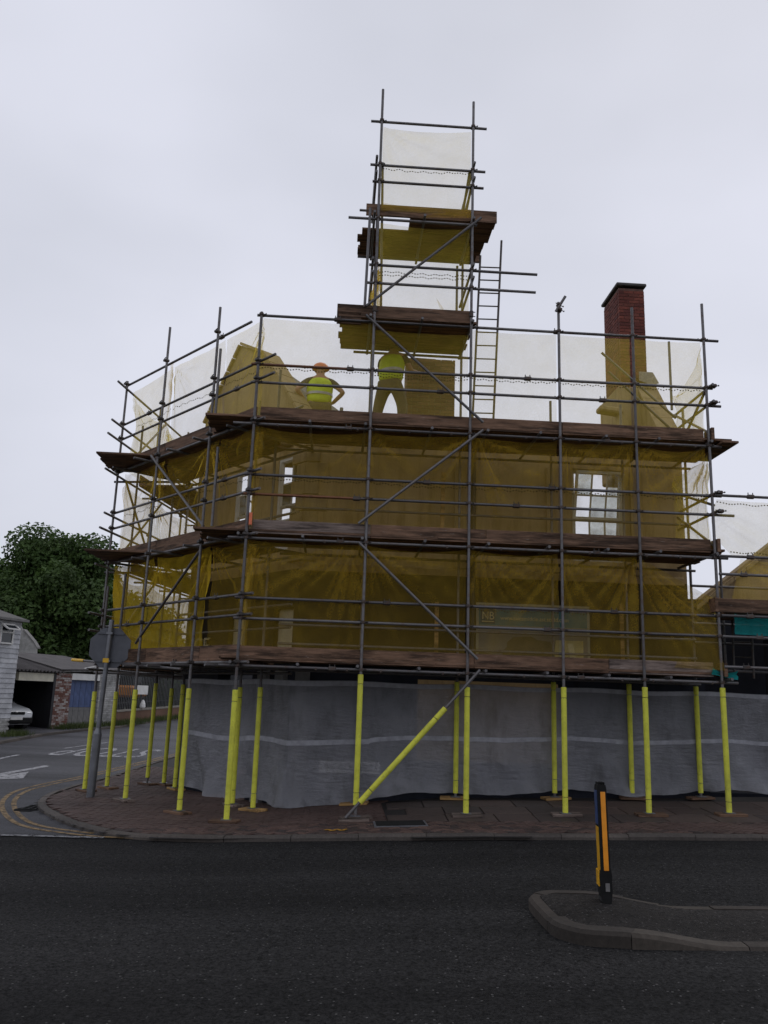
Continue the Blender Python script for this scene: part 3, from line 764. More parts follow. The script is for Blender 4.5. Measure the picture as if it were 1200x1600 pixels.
# arched light heads and pale panels in the chamfer at the lower lift
def arch_panel(s0, s1, zb, zt, name):
    pts = [LF(s0, DW + .12, zb), LF(s1, DW + .12, zb)]; r = (s1 - s0) / 2; c = (s0 + s1) / 2
    for k in range(13): t = math.pi * k / 12; pts.append(LF(c + r * math.cos(t), DW + .12, zt - r * .8 + r * .8 * math.sin(t)))
    MB().prism(pts, NL * .04).build(name, 'cream_paint', bld)
for s0, s1 in ((.98, 1.58), (2.55, 3.1)):
    arch_panel(s0, s1, 2.42, 3.42, 'arched_panel')
    MB().box(LF((s0 + s1) / 2, DW - .015, 2.42), (s1 - s0 + .16, .14, .06), Matrix.Rotation(LF.ang, 3, 'Z')).build('window_sill', 'cream_paint', bld)
def window(fr, s0, s1, z0, z1, d, cols, rows, mat, tilt=0, parent=bld, glass=True):
    root = MB(); rt = Matrix.Rotation(fr.ang, 3, 'Z'); w = .06
    for s_ in (s0 + w / 2, s1 - w / 2): root.box(fr(s_, d, (z0 + z1) / 2), (w, .09, z1 - z0), rt)
    for z_ in (z0 + w / 2, z1 - w / 2): root.box(fr((s0 + s1) / 2, d, z_), (s1 - s0 - 2 * w, .09, w), rt)
    fo = root.build('window_frame', mat, parent)
    zm = z0 + (z1 - z0) * .47
    for k, (a, b, tl, rw) in enumerate(((z0 + w, zm, 0, rows), (zm, z1 - w, tilt, max(2, rows - 1)))):
        m_ = MB(); sa, sb = s0 + w, s1 - w; bw = .042
        def pt(s_, z_, dd=0):
            p_ = fr(s_, d + dd, z_)
            if tl: # hopper sash leaning out from its foot
                h = z_ - a; p_ = fr(s_ + .05 * (z_ - a), d - .02 - h * math.sin(tl) + dd, a + h * math.cos(tl))
            return p_
        def bar(p_, q_, wd):
            m_.tube(p_, q_, wd / 2, 4)
        for c_ in range(cols + 1): s_ = sa + (sb - sa) * c_ / cols; bar(pt(s_, a), pt(s_, b), bw * (1.7 if c_ in (0, cols) else 1))
        for r_ in range(rw + 1): z_ = a + (b - a) * r_ / rw; bar(pt(sa, z_), pt(sb, z_), bw * (1.7 if r_ in (0, rw) else 1))
        so = m_.build('sash', mat, fo)
        if glass:
            for c_ in range(cols):
                for r_ in range(rw):
                    if (c_ * 3 + r_ * 5 + k) % 4 == 1: continue      # some panes are gone
                    x0, x1 = sa + (sb - sa) * c_ / cols, sa + (sb - sa) * (c_ + 1) / cols; y0_, y1_ = a + (b - a) * r_ / rw, a + (b - a) * (r_ + 1) / rw
                    MB().prism([pt(x0, y0_), pt(x1, y0_), pt(x1, y1_), pt(x0, y1_)], fr.n * .004).build('pane', 'window_glass', fo)
    return fo
window(FR, *W2R, DW + .12, 3, 2, 'cream_paint', R(7))
for o_ in winC: window(LF, *o_, DW + .06, 2, 3, 'white_paint')
for z_ in (2.9, 4.4): pass
# upstanding gable over the chamfer
gb = [LF(4.72, DW + .002, TOP - .02), LF(4.66, DW, 7.6), LF(3.39, DW, 9.1), LF(2.5, DW, 8.64), LF(1.95, DW, 8.0), LF(1.12, DW, 7.0), LF(1.0, DW, TOP - .02)]
go = MB().prism(gb, NL * .3).build('chamfer_gable', 'gable_render', bld)
for a, b in ((1, 2), (2, 3), (3, 4), (4, 5)):
    p_, q_ = gb[a], gb[b]; n_ = max(2, int((q_ - p_).length / .3))
    for k in range(n_):
        x0 = p_ + (q_ - p_) * (k / n_); x1 = p_ + (q_ - p_) * ((k + .94) / n_)
        dr = (x1 - x0).normalized(); upn = NL.cross(dr); upn = upn if upn.z > 0 else -upn
        MB().prism([x0 - NL * .06 + upn * .005, x1 - NL * .06 + upn * .005, x1 - NL * .06 + upn * .06, x0 - NL * .06 + upn * .06], NL * .42).build('coping_stone', 'gable_render', go)
# slope of slates running back from the gable
sl0, sl1 = LF(2.5, DW + .3, 8.5), LF(1.12, DW + .3, 6.9)
MB().prism([sl0, sl1, sl1 + Vector((1.3, 1.0, 0)), sl0 + Vector((.5, 1.1, 0))], (0, 0, -.12)).build('roof_slope', 'dark_slate', bld)
# right-hand gable end wall with its sloping verge, seen from inside
def gpt(d, z, s_=7.66): return FR(s_, d, z)
ge = MB().prism([gpt(DW + .34, -.3), gpt(DW + .34, TOP + .4), gpt(3.35, 8.75), gpt(4.1, 8.9), gpt(4.75, 5.2), gpt(5.2, 3.2), gpt(6.8, 2.8), gpt(6.8, -.3)], EF * .3).build('gable_end_wall', 'gable_render', bld)
nst = 7
for k in range(nst):
    d0 = DW + .0 + (3.35 - DW) * k / nst; d1 = DW + (3.35 - DW) * (k + .93) / nst; zf = lambda d: 6.75 + (d - DW) / (3.35 - DW) * 2.0 + .01
    MB().prism([FR(7.6, d0, zf(d0)), FR(7.6, d1, zf(d1)), FR(7.6, d1, zf(d1) + .07), FR(7.6, d0, zf(d0) + .07)], EF * .42).build('coping_stone', 'gable_render', ge)
# rear wall, low enough for the sky to stand in the windows
MB().box(FR(3.8, 6.9, 1.7), (8.2, .3, 4.0), Matrix.Rotation(TH, 3, 'Z')).build('rear_wall', 'buff_render', bld)
# working platform laid over the wall heads
wp = thing('roof_platform', FR(1.6, 2.6, PLAT), 'loose boarded platform over the wall heads that the workmen stand on', 'platform')
for k in range(7): MB().box(FR(1.4, DW + .45 + k * .232, PLAT + .022 + .002 * (k % 3)), (2.3, .222, .038), Matrix.Rotation(TH, 3, 'Z')).build('board', 'scaffold_board', wp)
for s_ in (.6, 1.5, 2.3): MB().tube(FR(s_, DW + .34, PLAT - .03), FR(s_, 3.9, PLAT - .03), .024).build('bearer', 'steel_tube', wp)

# brick stacks
def brick_ring(root, fr, s0, s1, d0, d1, z0, z1, mat, faces=('f', 'l'), gap=.011, skip=None):
    """courses of single bricks on the faces that show; the hidden faces are joined"""
    hz = .075; n = int((z1 - z0) / hz); rt = fr.ang; rest_ = MB(); cache = {}
    def put(c, L, ax, shown):
        m3 = Matrix.Rotation(rt + (R(90) if ax == 'd' else 0), 3, 'Z')
        if shown:
            k = round(L, 3)
            if k not in cache: cache[k] = MB().box((0, 0, 0), (L - gap, .1, hz - gap)).mesh('brick', mat)
            inst('brick', cache[k], root, c, (0, 0, rt + (R(90) if ax == 'd' else 0)))
        else: rest_.box(c, (L - gap, .1, hz - gap), m3)
    for j in range(n):
        z = z0 + (j + .5) * hz
        if skip and skip(z): continue
        for fc in ('f', 'b', 'l', 'r'):
            a, b = (s0, s1) if fc in 'fb' else (d0 + .105, d1 - .105)
            x = a; first = True
            while x < b - .02:
                L = .1125 if (first and j % 2) else .225
                L = min(L, b - x); 
                if b - x - L < .05: L = b - x
                first = False; m_ = x + L / 2
                jit = random.uniform(-.003, .003)
                if fc == 'f': put(fr(m_, d0 + .05 + jit, z), L, 's', 'f' in faces)
                if fc == 'b': put(fr(m_, d1 - .05, z), L, 's', 'b' in faces)
                if fc == 'l': put(fr(s0 + .05 + jit, m_, z), L, 'd', 'l' in faces)
                if fc == 'r': put(fr(s1 - .05, m_, z), L, 'd', 'r' in faces)
                x += L
    if rest_.v: tag(rest_.build('brickwork', mat, root), kind='stuff')
CH0, CH1, CD0, CD1 = 7.28, 7.85, 3.0, 4.0
ch = thing('chimney_stack', FR(7.56, 3.5, 6.4), 'tall red brick chimney stack with slab cap on right gable end', 'chimney')
brick_ring(ch, FR, CH0, CH1, CD0, CD1, 8.3, 10.62, 'red_brick')
MB().box(FR((CH0 + CH1) / 2, 3.5, 9.4), (CH1 - CH0 - .02, CD1 - CD0 - .02, 2.4), Matrix.Rotation(TH, 3, 'Z')).build('mortar_core', 'red_mortar', ch)
MB().bevbox(FR((CH0 + CH1) / 2, 3.5, 7.35), (CH1 - CH0 + .22, CD1 - CD0 + .2, 1.9), .03, Matrix.Rotation(TH, 3, 'Z')).build('rendered_base', 'gable_render', ch)
MB().bevbox(FR((CH0 + CH1) / 2, 3.5, 10.68), (CH1 - CH0 + .09, CD1 - CD0 + .09, .07), .015, Matrix.Rotation(TH, 3, 'Z')).build('cap_slab', 'dark_slate', ch)
MB().lathe([(.14, 0), (.13, .05), (.11, .09), (.10, .1)], FR(7.6, 3.45, 10.725)).build('pot_capping', 'mortar', ch)
b = MB().prism([FR(7.62, 2.86, 8.62), FR(7.92, 2.86, 8.62), FR(7.98, 2.7, 8.32), FR(7.84, 2.72, 8.28), FR(7.60, 2.8, 8.4)], (0, .02, .015)); b.build('lead_flashing', 'mortar', ch)
b = MB().bevbox(FR(7.0, 2.95, 7.75), (.5, .3, .12), .03, Matrix.Rotation(TH, 3, 'Z') @ Matrix.Rotation(R(6), 3, 'Y')); b.build('corbel', 'gable_render', ch)
# chimney being taken down inside the tower
ms = thing('part_demolished_chimney', FR(3.1, 2.45, PLAT), 'part demolished brown brick chimney breast standing under the tower', 'chimney')
brick_ring(ms, FR, 2.67, 3.63, 2.09, 2.75, PLAT + .05, 8.36, 'brown_brick', ('f',))
MB().box(FR(3.15, 2.42, 7.3), (.94, .64, 2.0), Matrix.Rotation(TH, 3, 'Z')).build('mortar_core', 'mortar', ms)
MB().box(FR(3.0, 2.4, 8.37), (.5, .3, .06), Matrix.Rotation(TH + .05, 3, 'Z')).build('loose_brick', 'brown_brick', ms)

# advertising banner fixed to the front wall at the lower lift
bs0, bs1, bz0, bz1 = 4.02, 6.1, 2.42, 3.5
bn = thing('advertising_banner', FR((bs0 + bs1) / 2, DW - .06, bz0), 'printed banner with NB logo on teal band above a house picture', 'banner')
def panel(s0, s1, z0, z1, d, mat, name, th=.012):
    return MB().prism([FR(s0, d, z0), FR(s1, d, z0), FR(s1, d, z1), FR(s0, d, z1)], NF * th).build(name, mat, bn)
panel(bs0, bs1, bz0, bz1, DW - .05, 'banner_frame', 'backing')
panel(bs0 + .05, bs1 - .05, 3.1, bz1 - .04, DW - .056, 'banner_teal', 'teal_band', .004)
panel(bs0 + .05, bs1 - .05, 3.38, bz1 - .04, DW - .061, 'blue_face', 'blue_strip', .003)
panel(bs0 + .05, bs1 - .05, bz0 + .02, 3.09, DW - .056, 'banner_sky', 'picture_sky', .004)
panel(bs0 + .08, bs0 + .34, 3.13, 3.43, DW - .066, 'banner_dark', 'logo_square', .004)
def put_text(txt, size, s_, z_, d, mat, parent, name, fr=FR, sx=1.0):
    me = text_mesh(txt, size, .0015); me.materials.clear(); me.materials.append(MATS[mat])
    o = inst(name, me, parent, fr(s_, d, z_), (R(90), 0, fr.ang if fr is not LF else fr.ang + math.pi)); o.scale = (sx, 1, 1); return o
put_text('NB', .2, bs0 + .1, 3.2, DW - .07, 'letter_cream', bn, 'logo_lettering', FR, .85)
panel(bs0 + .1, bs0 + .32, 3.155, 3.17, DW - .071, 'letter_cream', 'logo_rule', .002)
put_text('www.salesmidcle.ast.sorld.com', .105, bs0 + .44, 3.2, DW - .064, 'letter_cream', bn, 'address_lettering', FR, .95)
put_text('TO LET', .1, bs0 + 1.2, 3.31, DW - .066, 'letter_cream', bn, 'headline_lettering') if False else None
def poly(pts, mat, name, d):
    MB().prism([FR(bs0 + x, d, bz0 + z) for x, z in pts], NF * .003).build(name, mat, bn)
poly([(.05, .02), (.05, .24), (.15, .19), (.3, .16), (.48, .15), (.48, .22), (.56, .3), (.56, .38), (.68, .48), (1.0, .5), (1.12, .44), (1.35, .42), (1.5, .02)], 'banner_house', 'picture_house', DW - .061)
poly([(1.4, .02), (1.45, .45), (1.95, .45), (1.95, .02)], 'banner_gold', 'picture_doorway', DW - .064)
poly([(1.72, .02), (1.66, .4), (1.76, .4), (1.84, .02)], 'letter_cream', 'picture_ladder', DW - .068)
# loose timbers standing on the decks against the wall
def timber(s_, z0, z1, d, label, lean=0):
    t_ = MB().bevbox((0, 0, 0), (.07, .05, z1 - z0), .004).build('timber', 'pale_timber', None, (0, 0, 0)); t_.location = FR(s_ + lean / 2, d, (z0 + z1) / 2); t_.rotation_euler = (0, math.atan2(lean, z1 - z0), TH); tag(t_, label, 'timber', 'loose timbers on the scaffold decks')
timber(3.34, 4.33, 5.85, 1.5, 'orange brown timber upright standing on the middle deck under the tower', .02)
timber(6.62, 2.29, 3.55, 1.5, 'timber upright standing on the lowest deck right of the banner')
timber(3.28, 2.29, 3.45, 1.5, 'timber upright standing on the lowest deck left of the banner')
# fascia letters on the chamfer, and the street nameplate low on the front wall
gl_ = thing('fascia_lettering', LF(4.0, DW - .03, 2.5), 'raised cream capitals on the chamfer wall behind yellow net', 'lettering')
for ch_, s_ in (('G', 4.28), ('E', 3.92)):
    me = text_mesh(ch_, .48, .02); me.materials.clear(); me.materials.append(MATS['letter_cream'])
    inst('letter', me, gl_, LF(s_, DW - .05, 2.5), (R(90), 0, math.atan2(-EL.y, -EL.x)))
npl = thing('street_nameplate', FR(1.85, DW - .02, .45), 'pale nameplate reading THE COLLIERIES showing through grey sheet', 'nameplate')
MB().bevbox(FR(1.85, DW - .06, .57), (1.04, .03, .2), .008, Matrix.Rotation(TH, 3, 'Z')).build('plate', 'white_paint', npl)
me = text_mesh('THE COLLIERIES', .15, .002, 'CENTER'); me.materials.clear(); me.materials.append(MATS['ink'])
w_ = max(v.co.x for v in me.vertices) - min(v.co.x for v in me.vertices)
o = inst('lettering', me, npl, FR(1.85, DW - .08, .52), (R(90), 0, TH)); o.scale = (.95 / w_, 1, 1)

# ================================================================== SCAFFOLD
TR = .0242
LV = [2.172, 4.2, 6.133, 8.08, 10.05]
cm = MB()
cm.bevbox((0, 0, 0), (.075, .085, .06), .014); cm.bevbox((.0, .045, 0), (.085, .05, .05), .012)
cm.tube((.03, 0, .0), (.085, 0, .012), .008, 6); cm.tube((.0, .06, .02), (-.07, .06, .035), .008, 6); cm.tube((.07, 0, .009), (.085, 0, .012), .014, 6)
COUP = cm.mesh('coupler', 'coupler_steel')
sl = MB().bevbox((0, 0, 0), (.13, .07, .07), .016); sl.tube((-.04, 0, .03), (-.04, 0, .07), .008, 6); sl.tube((.04, 0, .03), (.04, 0, .07), .008, 6)
SLEEVE = sl.mesh('sleeve_coupler', 'coupler_steel')
scf = thing('scaffold', FR(3.6, .6, 0), 'grey steel tube scaffold with three boarded lifts wrapping the corner building', 'scaffold')
tow = thing('scaffold_tower', FR(2.8, .7, 6.3), 'narrow scaffold tower rising above main scaffold round the demolished chimney', 'scaffold tower')
adj = thing('adjoining_scaffold', FR(9.6, .6, 0), 'lower scaffold on the adjoining building with red brown board and teal net', 'scaffold')
def tube(p, q, name='tube', par=None, mat='steel_tube', r=TR):
    o = MB().tube(p, q, r, 10).build(name, mat, par or scf); return smooth_by_angle(o)
def jit(a=.02): return random.uniform(-a, a)
def foam(par, x, y, z0, z1):
    """yellow foam sleeves: three lengths with a dark joint between them"""
    cuts = [z0, z0 + random.uniform(.16, .24), z1 - random.uniform(.14, .2), z1]
    for a, b in zip(cuts, cuts[1:]):
        mb = MB().lathe([(.034, 0), (.0435, .004), (.0435, b - a - .012), (.034, b - a - .007)], (x, y, a), 16)
        smooth_by_angle(mb.build('foam_sleeve', 'foam', par), 50)
sb_mesh = [MB().bevbox((0, 0, 0), (random.uniform(.42, .52), .225, .038), .004).mesh('sole_board', m_) for m_ in ('weathered_board', 'scaffold_board', 'pale_timber', 'scaffold_board')]
plate_mesh = MB().box((0, 0, .004), (.15, .15, .008)).mesh('base_plate', 'grey_metal')
def standard(x, y, ztop, par=None, zf0=None, zf1=None, ground_=True, z0=None, yaw=TH, mat='steel_tube', sole=True, row='a street-side post of the long face'):
    zb = gh(x, y) if ground_ else z0
    o = tube((x, y, zb + (.05 if ground_ else 0)), (x, y, ztop), 'standard', par or scf, mat)
    if zf1 is not None: foam(o, x, y, zf0 if zf0 is not None else zb + .06, zf1)
    if ground_ and sole:
        k = random.randrange(4)
        s_ = inst('sole_board', sb_mesh[k], None, (x + jit(.03), y + jit(.03), zb + .022), (ground_rot(x, y, yaw + jit(.25))).to_euler())
        tag(s_, f'short timber sole board on the pavement under {row}', 'board', 'sole boards under ' + row)
        inst('base_plate', plate_mesh, o, (x, y, zb + .042), (0, 0, yaw))
    return o
def coup(std, p, yaw): inst('coupler', COUP, std, p, (0, 0, yaw + random.choice((0, math.pi)) * 0 + jit(.15)))
# --- standards of the long face
SB = [0, 1.926, 3.605, 5.14, 6.448, 7.714]
FT = [(1285, 1077), (1258, 1053), (1275, 1073), (1276, 1073), (1275, 1073), (1275, 1074)]
TOPZ = [8.12, 12.67, 12.54, 8.62, 8.6, 8.75]
std = {}
for i, s_ in enumerate(SB):
    p = FR(s_, 0, 0); zf0 = zat(p.x, p.y, FT[i][0]); zf1 = zat(p.x, p.y, FT[i][1])
    zf0 = max(zf0, gh(p.x, p.y) + .045)
    std[i] = standard(p.x, p.y, TOPZ[i] if i not in (1, 2) else 8.3, scf, zf0, zf1)
# the two tower standards carry on upwards
for i in (1, 2):
    p = FR(SB[i], 0, 0); o = standard(p.x, p.y, TOPZ[i], tow, ground_=False, z0=8.3); std[10 + i] = o
    inst('sleeve_coupler', SLEEVE, std[i], (p.x, p.y, 8.3), (0, R(90), 0))
# --- inner row, long face
INN = [(3.66, 1.5, (711, 1240), 1065), (5.37, 1.5, None, 1065), (6.72, 1.5, None, 1068), (7.93, 1.5, None, 1072), (1.95, 1.5, None, None)]
for s_, d_, _, vt in INN:
    p = FR(s_, d_, 0); zt = 2.1 if vt is None else zat(p.x, p.y, vt)
    inner = standard(p.x, p.y, 7.35 if s_ not in (3.66, 1.95) else 11.2, scf, gh(p.x, p.y) + .1, zt if vt else None, row='an inner post by the grey sheeting')
    std[('i', s_)] = inner
# --- chamfer: outer row, inner row, side street
LPOST = [(1.28, 8.62, 1268, 1075, 1), (3.21, 8.85, 1250, 1077, 2), (5.03, 8.2, 1238, 1080, 3)]
LXY = {1: Vector((-3.114, 14.086, 0)), 2: Vector((-4.401, 15.523, 0)), 3: Vector((-5.59, 16.895, 0))}
for s_, zt, v0, v1, k in LPOST:
    p = LXY[k]; std[('l', k)] = standard(p.x, p.y, zt, scf, max(zat(p.x, p.y, v0), gh(p.x, p.y) + .05), zat(p.x, p.y, v1), yaw=LF.ang, row='an outer post of the chamfer')
for n_, (u, v, vt, zt) in enumerate([(395, 1262, 1073, 7.6), (363, 1255, 1073, 7.2), (273, 1230, 1069, 7.3), (256, 1223, 1075, 7.4), (230, 1222, 1067, 6.9), (167, 1228, 1080, 7.4)]):
    p = G(u, v, .05); std[('li', n_)] = standard(p.x, p.y, zt, scf, gh(p.x, p.y) + (.14 if n_ == 4 else .05), zat(p.x, p.y, vt), yaw=LF.ang, row='an inner post round the chamfer')
for s_ in (1.9, 3.8, 5.7):
    for d_ in (0, 1.3):
        p = SF(s_, d_, 0); std[('s', s_, d_)] = standard(p.x, p.y, 8.3 if d_ == 0 else 7.2, scf, ground_=False, z0=2.0, yaw=SF.ang)
# short lapped standards on the chamfer
for s_, z0, z1 in ((1.18, 6.4, 7.78), (1.0, 4.5, 5.9), (4.08, 2.75, 3.95), (4.8, 2.4, 3.76)):
    p = LF(s_, -.05, 0); o = tube((p.x, p.y, z0), (p.x, p.y, z1), 'standard', scf)
# --- horizontals
RAILS = [2.91, 3.237, 4.932, 5.261, 6.865, 7.187]
dr = .05
def rail(z, s0, s1, fr=FR, name='guard_rail', par=None, d=dr, mat='steel_tube'):
    return tube(fr(s0, d, z), fr(s1, d, z), name, par or scf, mat)
def cut_rail(z, s0, s1, cuts, fr=FR, name='guard_rail', par=None, d=dr, mats=None):
    pts = [s0, *cuts, s1]
    for k, (a, b) in enumerate(zip(pts, pts[1:])):
        o = rail(z, a + .002, b - .002, fr, name, par, d, (mats or {}).get(k, 'steel_tube'))
        if b != s1: inst('sleeve_coupler', SLEEVE, o, fr(b, d, z), (0, 0, fr.ang))
for z in LV[:3]: cut_rail(z, -.35 if z == LV[2] else -.3, 8.0 if z < 3 else 7.95, [1.55 + jit(.3), 5.6 + jit(.4)], name='ledger')
cut_rail(RAILS[0], -.12, 7.9, [4.9])
cut_rail(RAILS[1], -.12, 7.85, [2.3, 6.0])
cut_rail(RAILS[2], -.1, 8.1, [1.75, 4.4], mats={0: 'rusty_tube'})
cut_rail(RAILS[3], -.1, 7.9, [2.9, 5.0])
cut_rail(RAILS[4], -.1, 7.98, [3.1, 5.9])
cut_rail(RAILS[5], -.12, 7.85, [1.55, 4.6], mats={0: 'rusty_tube'})
cut_rail(8.08, -.08, 8.0, [1.3, 5.12], name='top_rail')
for z in LV[:3] + RAILS + [8.08]:
    for i, s_ in enumerate(SB):
        if z > 8 and i in (1, 2): continue
        coup(std[i], FR(s_, .012, z), TH)
# inner guard rails and inner ledgers
for z in (6.9, 5.05, 2.95, 4.55, 2.62): rail(z, .5, 7.95, FR, 'inner_guard_rail', d=1.45)
for z in LV[:3]: rail(z, .45, 8.0, FR, 'inner_ledger', d=1.45)
# chamfer rails: straight from the corner to the far post
for z in LV[:3] + RAILS + [8.08]:
    a = LF(-.22 - (.2 if z in (RAILS[4], RAILS[5]) else 0), .05, z + .055); e = LF(5.2, .05, z + .055)
    if z == 8.08: a = LF(.38, .05, z)
    o = tube(a, e, 'ledger' if z in LV else 'guard_rail', scf)
    inst('sleeve_coupler', SLEEVE, o, a + (e - a) * random.choice((.2, .42, .78)), (0, 0, LF.ang))
    coup(std[0], LF(0, .012, z + .055), LF.ang) if z < 8 else None
    for k in (1, 2, 3): p = LXY[k]; coup(std[('l', k)], (p.x, p.y, z + .055), LF.ang)
for z in (6.95, 4.95, 2.9, 3.3): tube(LF(.6, 1.42, z), LF(4.6, 1.42, z), 'inner_guard_rail', scf)
for z in LV[:3]: tube(LF(.5, 1.42, z - .06), LF(4.7, 1.42, z - .06), 'inner_ledger', scf)
# side street rails, their ends sailing past the far post
for z in LV[:3] + RAILS + [8.05]:
    tube(SF(-.62 + jit(.12), .05, z - .06), SF(6.2, .05, z - .06), 'side_rail', scf)
    for s_ in (1.9, 3.8): coup(std[('s', s_, 0)], SF(s_, .02, z - .06), SF.ang)
    if z in LV: tube(SF(-.2, 1.3, z - .06), SF(6.2, 1.3, z - .06), 'side_ledger', scf)
for z in (6.9, 4.95): tube(SF(.9, 1.25, z), SF(6.2, 1.25, z), 'side_rail', scf)
tube(SF(.1, .1, 4.3), SF(2.2, .1, 6.0), 'brace', scf); tube(SF(2.2, .1, 4.3), SF(.2, .12, 6.0), 'brace', scf)
tube(SF(.1, .1, 2.4), SF(2.2, .1, 4.1), 'brace', scf); tube(SF(.2, .1, 6.4), SF(2.0, .12, 7.9), 'brace', scf)
# transoms with their ends showing
for z in LV[:3]:
    for k in range(9):
        s_ = -.05 + k * .98 + jit(.08)
        if s_ > 7.9: continue
        tube(FR(s_, -.1 + jit(.05), z + .05), FR(s_, 1.6 + jit(.1), z + .05), 'transom', scf)
        for dd in (.0, .42):
            if s_ < 7 and random.random() < .55: inst('board_clip', COUP, scf, FR(s_ + .3 + dd + jit(.1), .055, z - .012), (0, 0, TH), (.55, .7, .9))
    for k in range(5): s_ = .55 + k * 1.0 + jit(.1); tube(LF(s_, -.28 + jit(.1), z - .0 + .005), LF(s_, 1.6, z + .005), 'transom', scf)
    for k in range(4): s_ = .2 + k * 1.5; tube(SF(s_, -.15, z - .11), SF(s_, 1.5, z - .11), 'transom', scf)
# facade braces
def brace(u0, v0, u1, v1, fr=FR, d=-.055, par=None, mat='steel_tube'):
    a = fr.px(u0, v0, d); b = fr.px(u1, v1, d); return tube(fr(a[0], d, a[1]), fr(b[0], d, b[1]), 'brace', par or scf, mat)
brace(572, 492, 755, 660); brace(755, 672, 560, 818); brace(560, 847, 746, 1030)
brace(236, 712, 318, 822, LF); brace(313, 860, 212, 1005, LF)
a = FR.px(750, 1047, -.07); p0 = FR(a[0], -.07, a[1]); p1 = G(540, 1278, .05); rk = tube(p0, p1, 'raking_brace', scf)
def along(p, q, t): return p + (q - p) * t
for t0, t1 in ((.27, .34), (.344, .82), (.824, .90)):
    mb = MB().tube(along(p0, p1, t0 - .0), along(p0, p1, t1), .0435, 14); smooth_by_angle(mb.build('foam_sleeve', 'foam', rk), 50)
sbr = inst('sole_board', sb_mesh[0], None, p1 + Vector((.12, .02, -.03)), ground_rot(p1.x, p1.y, TH).to_euler()); tag(sbr, 'timber sole board at the foot of the yellow sleeved raking brace', 'board')
# right-hand end: cross braces, transom stubs with couplers
tube(FR(6.35, 1.4, 8.35), FR(7.75, 1.4, 7.1), 'brace', scf); tube(FR(6.45, 1.35, 7.95), FR(7.85, 1.35, 6.65), 'brace', scf)
tube(FR(7.76, .1, 6.4), FR(7.76, 1.5, 7.2), 'brace', scf); tube(FR(7.74, .1, 7.15), FR(7.74, 1.5, 6.35), 'brace', scf)
tube(FR(7.74, .05, 4.4), FR(7.74, 1.5, 5.2), 'brace', scf); tube(FR(7.76, .05, 5.1), FR(7.76, 1.5, 5.65), 'brace', scf)
for z in (7.2, 6.9, 5.3, 4.98): o = tube(FR(7.78, -.12, z), FR(7.78, 1.6, z), 'transom', scf); inst('coupler', COUP, o, FR(7.84, -.04, z), (0, 0, TH))
p = FR(7.72, 1.5, 0); tube((p.x, p.y, 7.3), (p.x, p.y, 8.7), 'standard', scf)
# stub clamped across the head of one standard
p = FR(SB[3], -.05, 8.55); o = tube(p + Vector((-.06, 0, -.13)), p + Vector((.1, -.05, .14)), 'tube_stub', scf); inst('coupler', COUP, o, p, (0, R(30), TH)); inst('coupler', COUP, o, p + Vector((.01, 0, -.09)), (0, R(30), TH))
# red tag on the corner standard
MB().box(LF(.0, -.03, 4.5) + Vector((.08, -.02, 0)), (.05, .02, .2), Matrix.Rotation(TH, 3, 'Z')).build('red_tag', 'orange_helmet', scf)
p = G(115, 1031, 2.3); 
yt = LF.px(115, 1031, .0); q0 = LF(yt[0], -.02, yt[1]); yt2 = LF.px(150, 1034, 0); q1 = LF(yt2[0], .0, yt2[1]); o = tube(q0, q1 + (q1 - q0) * 3, 'tube_stub', scf)
mb = MB().tube(q0 - (q1 - q0).normalized() * .01, q0 + (q1 - q0) * .5, .032, 12); mb.build('yellow_end_sleeve', 'yellow_tape', o)

# --- boards
def board(fr, s0, s1, d, z, par, name='deck_board', mat='scaffold_board', w=.225, t=.038, upright=False, tilt=0):
    L = s1 - s0; c = fr((s0 + s1) / 2, d, z)
    mb = MB().bevbox((0, 0, 0), (L, t, w) if upright else (L, w, t), .004)
    o = mb.build(name, mat, par, (0, 0, 0)); o.location = Vector(c) - WLOC[par]; WLOC[o] = Vector(c); o.rotation_euler = (0, tilt, fr.ang)
    return o
for li, z in enumerate(LV[:3]):
    zb = z + .093
    ext = -.82 if li else -.3
    for k in range(6):
        cut = 3.1 + (k % 2) * .9
        e0 = ext + jit(.06); e1 = (8.12 if li == 2 else 7.95) + jit(.08)
        board(FR, e0, cut - .004, .17 + k * .232, zb + .042, scf); board(FR, cut + .004, e1, .17 + k * .232, zb + .042 - .0, scf)
    for k in range(6): board(LF, .25 + .16 * k, 4.75 + jit(.05), .17 + k * .232, zb, scf)
    if li:
        for k in range(6): board(FR, -3.36 + jit(.05), -2.0, 2.86 + k * .232, zb + .045, scf)
    for k in range(5): board(SF, .9, 6.0, .2 + k * .235, zb - .1, scf)
    tz = z + .2
    # toe boards
    mats = {0: ['scaffold_board', 'scaffold_board', 'weathered_board'], 1: ['weathered_board', 'scaffold_board', 'scaffold_board'], 2: ['scaffold_board'] * 3}[li]
    cuts = {0: [-.02, 3.72, 5.9, 7.62], 1: [.08, 2.0, 3.9, 7.68], 2: [.08, 1.95, 5.2, 7.66]}[li]
    for k in range(3): board(FR, cuts[k] + .004, cuts[k + 1] - .004, .085, tz, scf, 'toe_board', mats[k], upright=True, tilt=jit(.002))
    for a, b in ((.1, 1.3), (1.31, 3.2), (3.21, 4.7)): board(LF, a, b, .1, tz + .02, scf, 'toe_board', upright=True)
    board(SF, .9, 5.9, .1, tz - .08, scf, 'toe_board', upright=True)
    MB().box(FR(7.77, .1, tz), (.05, .3, .22), Matrix.Rotation(TH, 3, 'Z')).build('end_board', 'scaffold_board', scf)
for k in range(5): board(FR, 7.9, 8.18, .0 + k * .232, LV[2] + .05 + .0, scf)

